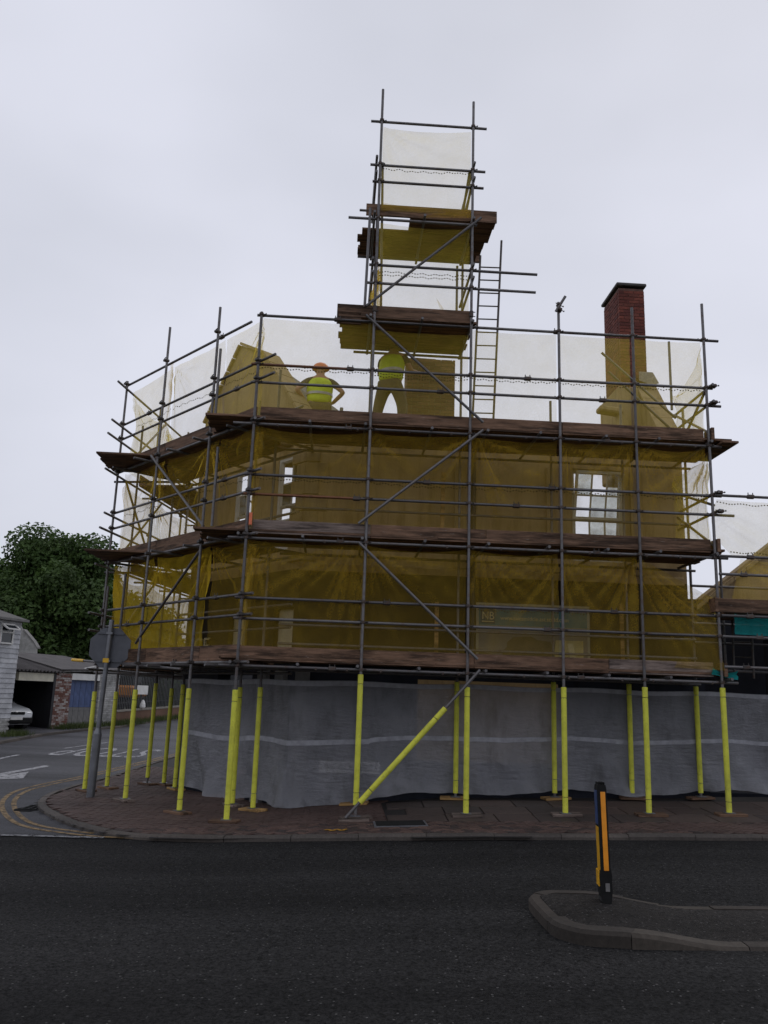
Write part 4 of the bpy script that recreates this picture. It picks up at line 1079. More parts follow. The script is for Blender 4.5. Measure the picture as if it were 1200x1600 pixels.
# --- the tower
def trail(z, s0, s1, d=dr, name='guard_rail'): return rail(z, s0, s1, FR, name, tow, d)
trail(LV[3], 1.32, 3.75, name='ledger'); trail(LV[4], 1.4, 3.7, name='ledger')
for z, a, b in ((9.155, 1.8, 4.78), (8.81, 1.78, 4.75), (11.135, 1.75, 3.84), (10.8, 1.8, 3.81), (12.03, 1.73, 3.86)): trail(z, a, b)
for z in (8.81, 9.155, LV[4], 10.8, 11.135, 12.03):
    for i in (1, 2): coup(std[10 + i], FR(SB[i], .012, z), TH)
for z in (LV[3], LV[4], 8.95, 11.05): trail(z, 1.6, 3.85, 1.38, 'rear_rail')
trail(8.62, 1.6, 3.62, 1.38, 'rear_rail')
for s_ in (1.86, 3.62):
    for z in (LV[3] + .05, LV[4] + .05, 8.95, 9.2, 10.9, 11.2): tube(FR(s_, -.12, z), FR(s_, 1.55, z), 'transom', tow)
tube(FR(2.75, -.1, LV[4] + .05), FR(2.75, 1.6, LV[4] + .05), 'transom', tow); tube(FR(2.75, -.1, LV[3] + .05), FR(2.75, 1.6, LV[3] + .05), 'transom', tow)
tube(FR(1.75, -.04, 8.3), FR(1.78, -.04, 10.2), 'standard', tow)
p = FR(3.52, 1.25, 0); tube((p.x, p.y, 8.15), (p.x, p.y, 9.9), 'standard', tow)
brace(752, 340, 572, 478, FR, -.055, tow)
tube(FR(1.97, .06, 11.2), FR(2.1, 1.3, 8.25), 'brace', tow); tube(FR(3.56, .06, 11.15), FR(3.5, 1.3, 10.2), 'brace', tow); tube(FR(3.6, .1, 10.9), FR(3.54, 1.3, 10.2), 'brace', tow)
for li, (z, a, b) in enumerate(((LV[3], 1.33, 3.72), (LV[4], 1.62, 4.04))):
    for k in range(6):
        if li == 1 and k == 0: board(FR, 2.5, b, .17, z + .093, tow); continue
        if li == 1 and k == 1: board(FR, 2.5, b - .02, .40, z + .093, tow); continue
        board(FR, a + jit(.05), b + jit(.06) - .02 * k, .17 + k * .232, z + .093, tow)
    board(FR, a - .05 if li == 0 else 1.71, b - .08 if li == 0 else 4.06, .085, z + .2, tow, 'toe_board', upright=True)
    if li: board(FR, 1.6, 4.0, 1.5, z + .2, tow, 'toe_board', upright=True)
board(FR, 1.28, 1.7, .085, LV[3] + .06, tow, 'toe_board', upright=True)

# --- ladder
lad = thing('ladder', FR(3.92, .55, 6.28), 'grey metal ladder standing upright beside the scaffold tower', 'ladder')
la, lb = (3.73, .6, 6.28), (3.84, .5, 9.72); lc, ld = (4.1, .6, 6.28), (4.23, .5, 10.05)
for p_, q_ in ((la, lb), (lc, ld)): MB().tube(FR(*p_), FR(*q_), .02, 8).build('stile', 'coupler_steel', lad)
for k in range(13):
    t = (k + .7) / 13.6; a = [la[i] + (lb[i] - la[i]) * t for i in range(3)]; b = [lc[i] + (ld[i] - lc[i]) * t for i in range(3)]; b[2] = a[2] + .01
    MB().tube(FR(*a), FR(*b), .013, 8).build('rung', 'coupler_steel', lad)

# --- adjoining scaffold to the right
for s_, d_, zt in ((9.15, 0, 5.3), (10.6, 0, 5.3), (8.45, 1.4, 4.75), (10.2, 1.4, 4.9)):
    p = FR(s_, d_, 0); standard(p.x, p.y, zt, adj, sole=False, ground_=d_ == 0, z0=2.3)
for z in (5.25, 4.22, 3.92, 3.24, 2.9, 2.42): o = rail(z, 7.74, 11.2, FR, 'ledger' if z in (3.24, 4.22) else 'guard_rail', adj, -.05); inst('sleeve_coupler', SLEEVE, o, FR(8.05 + .35 * random.random(), -.05, z), (0, 0, TH))
for z in (2.9, 2.42, 3.24, 3.92): rail(z, 7.9, 11.2, FR, 'inner_rail', adj, 1.4)
board(FR, 7.66, 11, -.01, 3.41, adj, 'toe_board', 'scaffold_board', upright=True)
MB().box(FR(7.66, .05, 3.41), (.05, .26, .225), Matrix.Rotation(TH, 3, 'Z')).build('end_board', 'scaffold_board', adj)
for k in range(5): board(FR, 7.95, 11.1, .2 + k * .232, 3.32, adj)
lad2 = thing('access_ladder', FR(8.6, .9, 2.25), 'dark access ladder hanging inside the adjoining scaffold beside teal net', 'ladder')
for s_ in (8.5, 8.85): MB().tube(FR(s_, 1.2, 2.3), FR(s_ + .02, 1.2, 3.3), .02, 8).build('stile', 'coupler_steel', lad2)
for k in range(4): MB().tube(FR(8.5, 1.2, 2.4 + k * .26), FR(8.86, 1.2, 2.4 + k * .26), .013, 8).build('rung', 'coupler_steel', lad2)

# ================================================================== DEBRIS NETS
def net(name, P, label, mat='yellow_net', nu=52, nv=34, wr=.035, sag=.06, seed=0, cat='debris net', group='yellow debris nets', billow=.03, hem=None, side_in=(0, 0)):
    """P = corners (bottom-left, bottom-right, top-right, top-left); tied at the top corners and sagging between"""
    bl, br, tr_, tl = [Vector(p) for p in P]
    nrm = (br - bl).cross(tl - bl).normalized(); W_ = (br - bl).length; H_ = (tl - bl).length
    vs = []; fs = []; dsps = []; rs = random.Random(seed * 131 + 5)
    k1 = [(rs.uniform(7, 24), rs.uniform(0, 6), rs.uniform(.4, 1)) for _ in range(5)]
    wc = (rs.uniform(.1, 1.0), rs.uniform(.1, 1.0)); tx = (rs.uniform(-.1, .12), rs.uniform(.88, 1.1))
    for j in range(nv + 1):
        v = j / nv
        for i in range(nu + 1):
            u = i / nu
            uu = u
            if side_in[0]: uu = uu + side_in[0] / W_ * math.sin(math.pi * v) * (1 - u)
            if side_in[1]: uu = uu - side_in[1] / W_ * math.sin(math.pi * v) * u
            p = bl * (1 - uu) * (1 - v) + br * uu * (1 - v) + tr_ * uu * v + tl * (1 - uu) * v
            p = p - Z * sag * (4 * u * (1 - u)) ** .8 * max(0, v * 1.6 - .6)
            # folds fanning from the two top ties, softening downwards
            dsp = 0
            for (cx, sg) in ((0, 1), (1, -1)):
                dx, dy = (u - tx[cx]) * sg * W_, (1 - v) * H_; rr = math.hypot(dx, dy) + .05; an = math.atan2(dy, dx)
                for kf, ph, am in k1: dsp += math.sin(an * kf + ph + cx * 2) * am * math.exp(-rr * .9) * min(1, rr * 2.5) * .7 * wc[cx]
            dsp += fbm((p.x * 1.3 + seed, p.y * 1.3, p.z * 1.3), 3) * .8
            dsps.append(dsp); edge = min(1, 6 * v * 1.0 + .3)
            vs.append(p + nrm * max(-.2, min(.045, wr * (dsp - .35) * edge - billow * math.sin(math.pi * u) * math.sin(math.pi * v))))
    for j in range(nv):
        for i in range(nu): a = j * (nu + 1) + i; fs.append((a, a + 1, a + nu + 2, a + nu + 1))
    o = MB().add(vs, fs).build(name, mat, None, (bl + br) / 2, True); tag(o, label, cat, group)
    ga = o.data.attributes.new('gather', 'FLOAT', 'POINT'); gw = nu / W_
    for j in range(nv + 1):
        for i in range(nu + 1):
            k = j * (nu + 1) + i; a_, b_ = dsps[j * (nu + 1) + max(i - 1, 0)], dsps[j * (nu + 1) + min(i + 1, nu)]
            c_, d_ = dsps[max(j - 1, 0) * (nu + 1) + i], dsps[min(j + 1, nv) * (nu + 1) + i]
            sl_ = math.hypot((b_ - a_) * gw / 2, (d_ - c_) * nv / H_ / 2) * wr
            ga.data[k].value = min(1.0, max(0, sl_ * 1.8 + .10 * dsps[k]))
    for hv, sg in (hem or []):
        j = int(hv * nv); j = min(max(j, 0), nv - 1); hs = []; hf = []; t = hv * nv - j
        for i in range(nu + 1):
            a = vs[j * (nu + 1) + i]; b = vs[(j + 1) * (nu + 1) + i]; q = a + (b - a) * t - nrm * .008
            q = q + Z * .012 * math.sin(i * .9 + seed); hs += [q, q + Z * .02]
        for i in range(nu): hf.append((2 * i, 2 * i + 2, 2 * i + 3, 2 * i + 1))
        ho = MB().add(hs, hf); me_o = ho.build('eyelet_hem', 'eyelet_hem', o)
        uvl = me_o.data.uv_layers.new(name='UVMap')
        nper = W_ / .024
        for poly_ in me_o.data.polygons:
            for li_, vi in zip(poly_.loop_indices, poly_.vertices): uvl.data[li_].uv = (vi // 2 / nu * nper, (vi % 2) * .9 + .05)
    return o
BAY = ['first bay from the chamfered corner', 'bay under the tower', 'third bay from the chamfered corner', 'fourth bay from the chamfered corner', 'end bay under the chimney']
LIFT = ['lowest lift', 'middle lift', 'top lift']
sd_ = 1
for li in range(3):
    z0, z1 = (LV[li] + .13, LV[li + 1] - .02)
    for b in range(5):
        a, e = SB[b] + .02, SB[b + 1] - .02; d = .135
        zz1 = z1 if li < 2 else 8.06
        nm_l = f'yellow debris net on {LIFT[li]} of the long face, {BAY[b]}'
        bz0 = z0
        hm = [(.5, 1), (.53, 1)] if li else [(.475, 1)]
        mat = 'yellow_net' if li < 2 else 'pale_yellow_net'
        P = [FR(a, d, bz0), FR(e, d, bz0), FR(e, d - .04, zz1), FR(a, d - .04, zz1)]
        if li == 0 and b == 4: P = [FR(a, d, bz0 + .1), FR(e + .05, -.06, 2.36), FR(e, d - .04, 3.55), FR(a, d - .04, zz1)]
        if li == 2 and b in (1,): P[2], P[3] = FR(e, d, 7.98), FR(a, d, 7.98)
        net('debris_net', P, nm_l, mat, seed=sd_, hem=hm, sag=(.03 + .05 * ((b * 7 + li * 3) % 4) / 3) if li < 2 else .03, wr=.085 if li < 2 else .03); sd_ += 1
net('debris_net', [FR(6.5, .1, 3.3), FR(7.7, .06, 3.7), FR(7.72, .08, 4.16), FR(6.5, .1, 4.18)], 'slack yellow net flap hanging from middle deck at right end', seed=77, sag=.3, wr=.06) if False else None
LS = [0.05, 1.28, 3.21, 4.98]
LB = ['bay nearest the long face', 'middle bay', 'bay nearest the side street']
for li in range(3):
    z0, z1 = LV[li] + .16, (LV[li + 1] + .02 if li < 2 else 8.04)
    for b in range(3):
        P = [LF(LS[b] + .02, .15, z0), LF(LS[b + 1] - .02, .15, z0), LF(LS[b + 1] - .02, .11, z1), LF(LS[b] + .02, .11, z1)]
        P = [P[1], P[0], P[3], P[2]]
        si = (.25, 0) if (li == 2 and b == 2) else (0, 0)
        if li == 2 and b == 2: P[3] = LF(4.98, .11, 7.98)
        net('debris_net', P, f'yellow debris net on {LIFT[li]} of the chamfer, {LB[b]}', ('dense_yellow_net' if li == 0 and b else 'yellow_net') if li < 2 else 'pale_yellow_net', seed=sd_, hem=[(.5, 1)] if li else None, sag=.08 if li < 2 else .03, wr=.075 if li < 2 else .035, side_in=si); sd_ += 1
for li in range(3):
    for k, (a, b) in enumerate(((.05, 1.9), (1.92, 3.8), (3.82, 5.7))):
        P = [SF(b, .12, LV[li] + .1), SF(a, .12, LV[li] + .1), SF(a, .1, LV[li + 1] - .1 if li < 2 else 7.9), SF(b, .1, LV[li + 1] - .1 if li < 2 else 7.9)]
        net('debris_net', P, f'pale net on {LIFT[li]} facing the side street, {["first", "second", "third"][k]} bay from the corner post', ('dense_yellow_net', 'yellow_net', 'pale_yellow_net')[li], seed=sd_, sag=.15, wr=.06, side_in=(0, .22 if k == 0 else 0)); sd_ += 1
# strips of net gathered round the corner standard
for z0, z1, l_ in ((2.6, 4.1, 'lowest lift'), (4.5, 6.0, 'middle lift')):
    net('net_strip', [FR(.03, .0, z0), FR(.14, .02, z0 + .25), FR(.17, .05, z1), FR(.05, .05, z1)], f'gathered strip of yellow net hanging at the corner standard of {l_}', 'yellow_net', nu=5, seed=sd_, wr=.05, sag=0, cat='net strip'); sd_ += 1
net('net_strip', [LF(3.24, .02, 6.5), LF(3.14, .02, 6.6), LF(3.16, .05, 8.1), LF(3.24, .05, 8.1)], 'twisted net strip wrapped round the second chamfer standard at top lift', 'yellow_net', nu=4, seed=98, wr=.05, sag=0, cat='net strip')
# return net at the right-hand end
net('debris_net', [FR(7.75, .1, 6.3), FR(7.75, 1.5, 6.3), FR(7.75, 1.5, 7.6), FR(7.75, .1, 8.05)], 'pale yellow end net by the chimney, tied to the right-hand corner post', 'pale_yellow_net', seed=201, sag=.25, wr=.09, side_in=(0, .2))
net('debris_net', [FR(7.75, .1, 4.35), FR(7.75, 1.5, 4.35), FR(7.75, 1.5, 6.0), FR(7.75, .1, 6.0)], 'pale yellow end net on middle lift at the right-hand corner post', 'pale_yellow_net', seed=202, sag=.1, wr=.1)
# tower nets
net('tower_net', [FR(1.96, .12, 8.3), FR(3.58, .12, 8.3), FR(3.58, .1, 10.02), FR(1.96, .1, 10.02)], 'yellow net on the lower stage of the tower', 'pale_yellow_net', seed=211, hem=[(.42, 1), (.46, 1)], wr=.05, cat='debris net')
net('tower_net', [FR(1.96, .03, 10.22), FR(3.58, .03, 10.2), FR(3.58, .1, 11.98), FR(1.96, .1, 11.98)], 'pale net on the top stage of the tower', 'pale_yellow_net', seed=212, hem=[(.5, 1)], wr=.03, cat='debris net')
net('tower_net', [FR(1.95, .1, 10.12), FR(3.58, .0, 10.16), FR(3.58, .03, 10.36), FR(2.0, .03, 10.38)], 'yellow hem of net folded over the upper tower board', 'yellow_net', seed=213, wr=.04, nv=5, sag=.05, cat='debris net')
net('tower_net', [FR(1.9, 1.3, 8.3), FR(1.9, .1, 8.3), FR(1.9, .1, 9.2), FR(1.9, 1.3, 9.2)], 'yellow net gathered on the left flank of the tower', 'yellow_net', seed=214, wr=.1, cat='debris net')
net('net_scrap', [FR(3.4, 1.25, 8.35), FR(3.44, 1.25, 8.35), FR(3.44, 1.25, 8.75), FR(3.12, 1.2, 9.2)], 'torn triangular scrap of yellow net in the tower\'s rear corner', 'yellow_net', nu=6, nv=6, seed=215, sag=0, cat='net scrap')
# adjoining scaffold nets
net('debris_net', [FR(8.0, 0, 4.24), FR(11, 0, 4.24), FR(11, 0, 5.22), FR(7.8, 0, 5.2)], 'pale net above the adjoining building with bowed free edge', 'pale_yellow_net', seed=221, sag=.03, hem=[(.93, 1), (.05, 1)], side_in=(-.2, 0))
net('debris_net', [FR(7.95, 0, 3.5), FR(11, 0, 3.5), FR(11, .02, 4.2), FR(8.15, .02, 4.2)], 'yellow net low on the adjoining scaffold above the red brown board', 'yellow_net', seed=222)
net('teal_net', [FR(7.98, -.0, 2.95), FR(11, -.0, 2.9), FR(11, -.0, 3.26), FR(7.99, -.0, 3.28)], 'teal net strip hanging under the adjoining scaffold board', 'teal_net', seed=223, wr=.06, group='teal nets')
net('teal_net', [FR(7.55, -.02, 2.3), FR(7.95, -.06, 2.22), FR(7.98, -.06, 2.38), FR(7.6, 0, 2.42)], 'torn teal net scrap tied at the foot of the right-hand corner post', 'teal_net', nu=8, nv=6, seed=224, wr=.06, group='teal nets')

# ================================================================== GREY SHEETING at street level
sh = thing('grey_sheeting', FR(3, 1.62, .1), 'translucent grey plastic sheeting hung along the ground floor behind the posts', 'sheeting')
path_ = []
DH = 1.6
cc = 1.6 / math.sin(R(64.7)) * math.cos(R(64.7))
LL = 4.35
n1 = 110; n2 = 300
for i in range(n1): path_.append((LF(LL - (LL - cc) * i / n1, DH, 0), LF.n, i / n1 * (LL - cc)))
for i in range(n2 + 1): path_.append((FR(cc + (11.5 - cc) * i / n2, DH, 0), FR.n, (LL - cc) + (11.5 - cc) * i / n2))
nz_ = 26; vs = []; fs = []
for k, (p, n_, t) in enumerate(path_):
    gz = gh(p.x, p.y)
    bot = gz + .04 + .07 * (.5 + .5 * math.sin(t * 2.3 + 1)) + .05 * fbm((t * 1.1, 3, 0)) + (.015 if t > 5 else -.02) - .1 * max(0, 1 - abs(t - 4.0) / 1.2)
    bot = max(bot, gz + .012); top = 2.0 + .012 * math.sin(t * 3) + .004 * t
    for j in range(nz_ + 1):
        v = j / nz_; zz = bot + (top - bot) * v
        fold = (1 - v) ** 2 * (.07 * math.sin(t * 3.1 + v * 5) + .05 * math.sin(t * 7.7 + v * 9 + 1)) + .035 * fbm((t * 1.6, v * 2.2, 5)) * (1.2 - v)
        drape = .05 * math.sin(t * 1.2 + v * 7) * (1 - v) * v * 2 + .02 * (1 - v) * noise.ridged_multi_fractal(Vector((t * 2.2, v * 3.5 + .3 * t, 2)), 1.0, 2.0, 3, 1.0, 2.0)
        rollb = -.06 * max(0, 1 - v * 9)
        vs.append(p + n_ * min(.03, (fold + drape + rollb) * 1.3) + Z * zz)
for k in range(len(path_) - 1):
    for j in range(nz_): a = k * (nz_ + 1) + j; fs.append((a, a + nz_ + 1, a + nz_ + 2, a + 1))
so = MB().add(vs, fs).build('sheet', 'grey_sheet', sh, None, True)
def band(v0, v1, name):
    bv = []; bf = []
    for k in range(len(path_)):
        for v in (v0, v1):
            f_ = v * nz_; j = int(f_); t = f_ - j; a = vs[k * (nz_ + 1) + j]; b = vs[k * (nz_ + 1) + min(j + 1, nz_)]; bv.append(a + (b - a) * t - path_[k][1] * .006)
    for k in range(len(path_) - 1): bf.append((2 * k, 2 * k + 2, 2 * k + 3, 2 * k + 1))
    MB().add(bv, bf).build(name, 'sheet_band', sh, None, True)
band(.475, .515, 'reinforcing_band'); band(.955, .995, 'top_band')
for k in (0,): # hemmed end
    bv = [vs[kk * (nz_ + 1) + j] - path_[kk][1] * .007 + (path_[min(kk + 1, len(path_) - 1)][0] - path_[kk][0]).normalized() * o_ for kk in (k,) for j in range(nz_ + 1) for o_ in (0, .03)]
    MB().add(bv, [(2 * j, 2 * j + 1, 2 * j + 3, 2 * j + 2) for j in range(nz_)]).build('seam', 'sheet_band', sh)

# ================================================================== ADJOINING BUILDING to the right
ab = thing('adjoining_building', FR(11, 2.2, 0), 'lower adjoining building with gabled roof behind the right-hand scaffold', 'building')
wall_open(FR, 8.02, 15, 1.95, .3, -.3, 3.75, [(8.3, 9.6, .3, 3.1), (9.9, 11.6, .3, 3.1)], 'front_wall', 'shopfront', ab)
rz = lambda s_: 3.62 + (s_ - 8.3) * .78 if s_ < 11.6 else 3.75 + 3.3 * .78 - (s_ - 11.6) * .78
MB().prism([FR(8.3, 2.0, 3.75), FR(14.9, 2.0, 3.75), FR(11.6, 2.0, rz(11.6))], NF * .3).build('gable', 'gable_render', ab)
for k in range(14):
    a, b = 8.2 + k * .25, 8.2 + (k + .95) * .25
    MB().prism([FR(a, 1.9, rz(a)), FR(b, 1.9, rz(b)), FR(b, 1.9, rz(b) + .08), FR(a, 1.9, rz(a) + .08)], NF * .45).build('verge_stone', 'gable_render', ab)
MB().box(FR(11.5, 4.5, 1.7), (6.8, .2, 4.0), Matrix.Rotation(TH, 3, 'Z')).build('back_wall', 'shopfront', ab)

# ================================================================== STOP SIGN seen from behind
sp = Vector((-5.18, 16.02, 0)); sp.z = gh(sp.x, sp.y)
ss_ = thing('stop_sign', sp, 'back of octagonal stop sign on grey steel post at the pavement corner', 'road sign')
def world(o_): return sp + Vector(o_)
lean = Vector((.018, 0, 0))
smooth_by_angle(MB().tube(world((0, 0, -.02)), world((.016, 0, 1.12)), .074, 18, .074).build('post_base', 'grey_metal', ss_))
smooth_by_angle(MB().tube(world((.016, 0, 1.12)), world((.018, 0, 1.22)), .074, 18, .044).build('post_shoulder', 'grey_metal', ss_))
smooth_by_angle(MB().tube(world((.018, 0, 1.21)), world((.06, 0, 3.2)), .044, 16).build('post', 'grey_metal', ss_))
smooth_by_angle(MB().lathe([(.046, 0), (.046, .02), (.03, .035)], world((.06, 0, 3.19)), 14).build('post_cap', 'grey_metal', ss_))
oc = world((.055, .075, 2.70)); rr = .375 / math.cos(R(22.5)); yw = R(6)
op = [oc + Vector((math.cos(yw) * rr * math.cos(R(22.5 + 45 * k)), math.sin(yw) * rr * math.cos(R(22.5 + 45 * k)), rr * math.sin(R(22.5 + 45 * k)))) for k in range(8)]
pl = MB().prism(op, (0, .012, 0)).build('octagon_plate', 'sign_back', ss_)
for dz in (.27, -.25):
    MB().box(oc + Vector((0, -.018, dz)), (.50, .025, .035), Matrix.Rotation(yw, 3, 'Z')).build('channel_rail', 'sign_back', ss_)
    MB().box(oc + Vector((0, -.075, dz)), (.12, .11, .04)).build('post_clip', 'grey_metal', ss_)
MB().box(world((.04, -.05, 2.46)), (.11, .012, .08)).build('yellow_label', 'yellow_tape', ss_)
b_ = MB().prism([p + Vector((0, .013, 0)) for p in op], (0, .003, 0)); b_.build('sign_face', 'sign_red', ss_)

# ================================================================== KEEP LEFT BOLLARD on the island
bp = Vector((2.04, 7.80, isl_z(2.04, 7.80) + .005))
bo = thing('traffic_bollard', bp, 'black flexible traffic bollard with orange reflective strip standing edge-on on the island', 'bollard')
bt = Matrix.Rotation(R(-.8), 3, 'Y') @ Matrix.Rotation(R(-3), 3, 'X') @ Matrix.Rotation(R(-7), 3, 'Z')
bt = bt @ Matrix.Diagonal((.80, .74, .955))
def bbox(c, s_, mat, name, bv=.008):
    mb = MB().bevbox((0, 0, 0), s_, bv); mb.v = [bp + bt @ (p + Vector(c)) for p in mb.v]; return mb.build(name, mat, bo)
# local x = thickness towards the street, y = width of the face
prof = [(-.045, .0), (.045, .0), (.062, .1), (.066, .24), (.052, .3), (.05, .98), (.044, 1.02), (-.044, 1.02), (-.05, .98), (-.052, .3), (-.066, .24), (-.062, .1)]
mb = MB().prism([(x, -.14, z) for x, z in prof], (0, .28, 0)); mb.v = [bp + bt @ p for p in mb.v]; mb.build('body', 'black_plastic', bo)
bbox((.0, 0, .03), (.12, .24, .06), 'rubber', 'flexible_foot', .02)
bbox((.008, -.142, .62), (.052, .012, .68), 'orange_reflector', 'edge_strip', .003)
bbox((-.053, 0, .82), (.008, .22, .30), 'blue_face', 'blue_panel', .003)
bbox((-.053, 0, .45), (.008, .22, .40), 'yellow_reflector', 'yellow_panel', .003)
bbox((-.067, 0, .21), (.02, .2, .14), 'yellow_reflector', 'lower_yellow_panel', .006)
bbox((.012, -.143, .14), (.045, .01, .07), 'lead_grey', 'lock_plate', .003)
for x_ in (-.03, 0, .03): bbox((x_, 0, 1.03), (.012, .24, .03), 'black_plastic', 'top_rib', .003)

# ================================================================== PEOPLE
def skin_mesh(name, verts, edges, radii, mat, parent, loc, root=0, sub=2, yaw=0):
    me = bpy.data.meshes.new(name); me.from_pydata([Vector(v) for v in verts], edges, []); me.update()
    o = bpy.data.objects.new(name, me); COL.objects.link(o)
    md = o.modifiers.new('skin', 'SKIN'); md.use_smooth_shade = True
    for i, r_ in enumerate(radii):
        sv = me.skin_vertices[0].data[i]; sv.radius = r_ if isinstance(r_, tuple) else (r_, r_); sv.use_root = (i == root)
    ss = o.modifiers.new('sub', 'SUBSURF'); ss.levels = sub; ss.render_levels = sub
    bpy.context.view_layer.update()
    nm = bpy.data.meshes.new_from_object(o.evaluated_get(bpy.context.evaluated_depsgraph_get())); nm.name = name
    bpy.data.objects.remove(o); nm.materials.clear(); nm.materials.append(MATS[mat])
    for p in nm.polygons: p.use_smooth = True
    q = bpy.data.objects.new(name, nm); link(q, parent, loc); q.rotation_euler = (0, 0, yaw); return q
def person(loc, yaw, label, akimbo=True, stance=.11, helmet=True, lean=0.0):
    t = thing('person', loc, label, 'person')
    hip = .93; L = loc
    V = [(0, 0, hip), (0, lean * .3, 1.12), (0, lean * .7, 1.32), (0, lean, 1.45), (0, lean + .01, 1.53), (0, lean + .03, 1.62), (0, lean + .03, 1.72)]
    Rr = [(.15, .11), (.145, .105), (.17, .115), (.10, .08), (.055, .058), (.075, .09), (.06, .075)]
    Ed = [(0, 1), (1, 2), (2, 3), (3, 4), (4, 5), (5, 6)]
    def add(p, r_, e): V.append(p); Rr.append(r_); Ed.append((e, len(V) - 1)); return len(V) - 1
    for sg in (-1, 1):
        h = add((sg * .095, 0, hip - .06), .095, 0); k = add((sg * (stance + .02), .02, .5), .062, h); a = add((sg * stance * 1.3, -.02, .09), .042, k); add((sg * stance * 1.4, .13, .04), (.045, .035), a)
        sh_ = add((sg * .17, lean, 1.41), .058, 3)
        if akimbo: e = add((sg * .335, lean - .08, 1.17), .042, sh_); w = add((sg * .20, lean + .06, 1.00), .032, e); pd = (sg * .15, lean + .10, .99); dirn = Vector((-sg * .35, .9, -.15))
        else: e = add((sg * .25, lean + .08, 1.16), .043, sh_); w = add((sg * .24, lean + .30, 1.22), .033, e); pd = (sg * .23, lean + .38, 1.24); dirn = Vector((0, .95, .1))
        pm = add(pd, (.04, .022), w); dirn.normalize()
        for f in range(4):
            off = Vector((0, 0, .026 - f * .017)); b0 = Vector(pd) + dirn * .045 + off; i1 = add(tuple(b0), .0095, pm); i2 = add(tuple(b0 + dirn * (.04 - abs(f - 1) * .006) + Vector((0, 0, -.008))), .0085, i1); add(tuple(b0 + dirn * .055 + Vector((-sg * .01, -.005, -.028))), .0075, i2)
        th_ = add(tuple(Vector(pd) + Vector((0, -.005, .035)) + dirn * .01), .011, pm); add(tuple(Vector(pd) + Vector((0, .01, .055)) + dirn * .04), .009, th_)
    skin_mesh('body', V, Ed, Rr, 'skin', t, L, 0, 2, yaw)
    # trousers, shirt, vest
    tv = [(0, 0, hip + .09), (0, 0, hip)]; te = [(0, 1)]; tr2 = [(.158, .118), (.165, .125)]
    for sg in (-1, 1):
        i0 = len(tv); tv += [(sg * .098, 0, hip - .08), (sg * (stance + .02), .02, .5), (sg * stance * 1.3, -.02, .10)]; tr2 += [.112, .082, .068]; te += [(1, i0), (i0, i0 + 1), (i0 + 1, i0 + 2)]
    skin_mesh('trousers', tv, te, tr2, 'trousers', t, L, 1, 2, yaw)
    sv_ = [(0, lean, 1.46), (0, lean * .8, 1.38)]; se = [(0, 1)]; sr = [(.085, .075), (.15, .10)]
    for sg in (-1, 1):
        i0 = len(sv_); el_ = Vector((sg * .335, lean - .08, 1.17)) if akimbo else Vector((sg * .25, lean + .08, 1.16)); s0 = Vector((sg * .17, lean, 1.41))
        sv_ += [tuple(s0), tuple(s0 + (el_ - s0) * .62)]; sr += [.068, .060]; se += [(1, i0), (i0, i0 + 1)]
    skin_mesh('shirt', sv_, se, sr, 'dark_shirt', t, L, 1, 2, yaw)
    vo = skin_mesh('hi_vis_vest', [(0, 0, .90), (0, lean * .2, 1.05), (0, lean * .6, 1.25), (0, lean, 1.40), (0, lean, 1.475)], [(0, 1), (1, 2), (2, 3), (3, 4)], [(.20, .16), (.19, .15), (.215, .16), (.205, .14), (.10, .085)], 'hi_vis', t, L, 0, 2, yaw)
    for zc, w_, dp in ((1.12, .195, .155),):
        mb = MB(); n = 28; bv = []
        for k in range(n):
            a_ = 2 * math.pi * k / n
            for dz in (-.025, .025): bv.append(Vector(L) + Matrix.Rotation(yaw, 3, 'Z') @ Vector(((w_ + .012) * .93 * math.cos(a_), (dp + .012) * .93 * math.sin(a_) + lean * .3, zc + dz)))
        mb.add(bv, [(2 * k, 2 * ((k + 1) % n), 2 * ((k + 1) % n) + 1, 2 * k + 1) for k in range(n)]); mb.build('reflective_band', 'reflective_tape', vo)
    hc = Vector(L) + Matrix.Rotation(yaw, 3, 'Z') @ Vector((0, lean + .03, 1.66))
    if helmet:
        pr = [(.125, 0), (.13, .012)] + [(.122 * math.cos(R(a_)), .012 + .13 * math.sin(R(a_))) for a_ in (5, 20, 35, 50, 65, 80, 88)]
        ho = MB().lathe(pr, hc, 20).build('helmet', 'orange_helmet', t); smooth_by_angle(ho, 60)
        MB().prism([hc + Matrix.Rotation(yaw, 3, 'Z') @ Vector(p_) for p_ in ((-.09, .09, .005), (-.05, .18, -.005), (.05, .18, -.005), (.09, .09, .005))], (0, 0, .012)).build('brim', 'orange_helmet', ho)
    hr = MB().lathe([(.07, -.10), (.098, -.05), (.10, .0), (.09, .045), (.05, .085), (.01, .095)], hc + Vector((0, 0, -.01)), 16); 
    if not helmet: smooth_by_angle(hr.build('hair', 'bark', t), 60)
    for sx in (-1, 1):    # face turned to the work
        pass
    hd = Matrix.Rotation(yaw, 3, 'Z')
    fc = MB(); fc.bevbox(hc + hd @ Vector((0, .105, -.075)), (.026, .035, .045), .008, hd); fc.build('nose', 'skin', t)
    return t
person(FR(.97, 2.5, PLAT + .045), R(8), 'workman in orange helmet and green vest, back turned, hands on hips', True, .10, True).scale = (1.38, 1.2, 1.03)
p2 = person(FR(2.30, 1.15, LV[2] + .30), R(-28), 'workman in green vest reaching towards the chimney under the tower deck', False, .17, False, .06)
p2.scale = (1.3, 1.2, 1.06)
hu = MB().bevbox(FR(2.3, 1.15, LV[2] + .225), (.9, .4, .145), .01, Matrix.Rotation(TH, 3, 'Z')).build('hop_up_box', 'scaffold_board'); tag(hu, 'low timber hop-up box under the workman beside the demolished chimney', 'box')
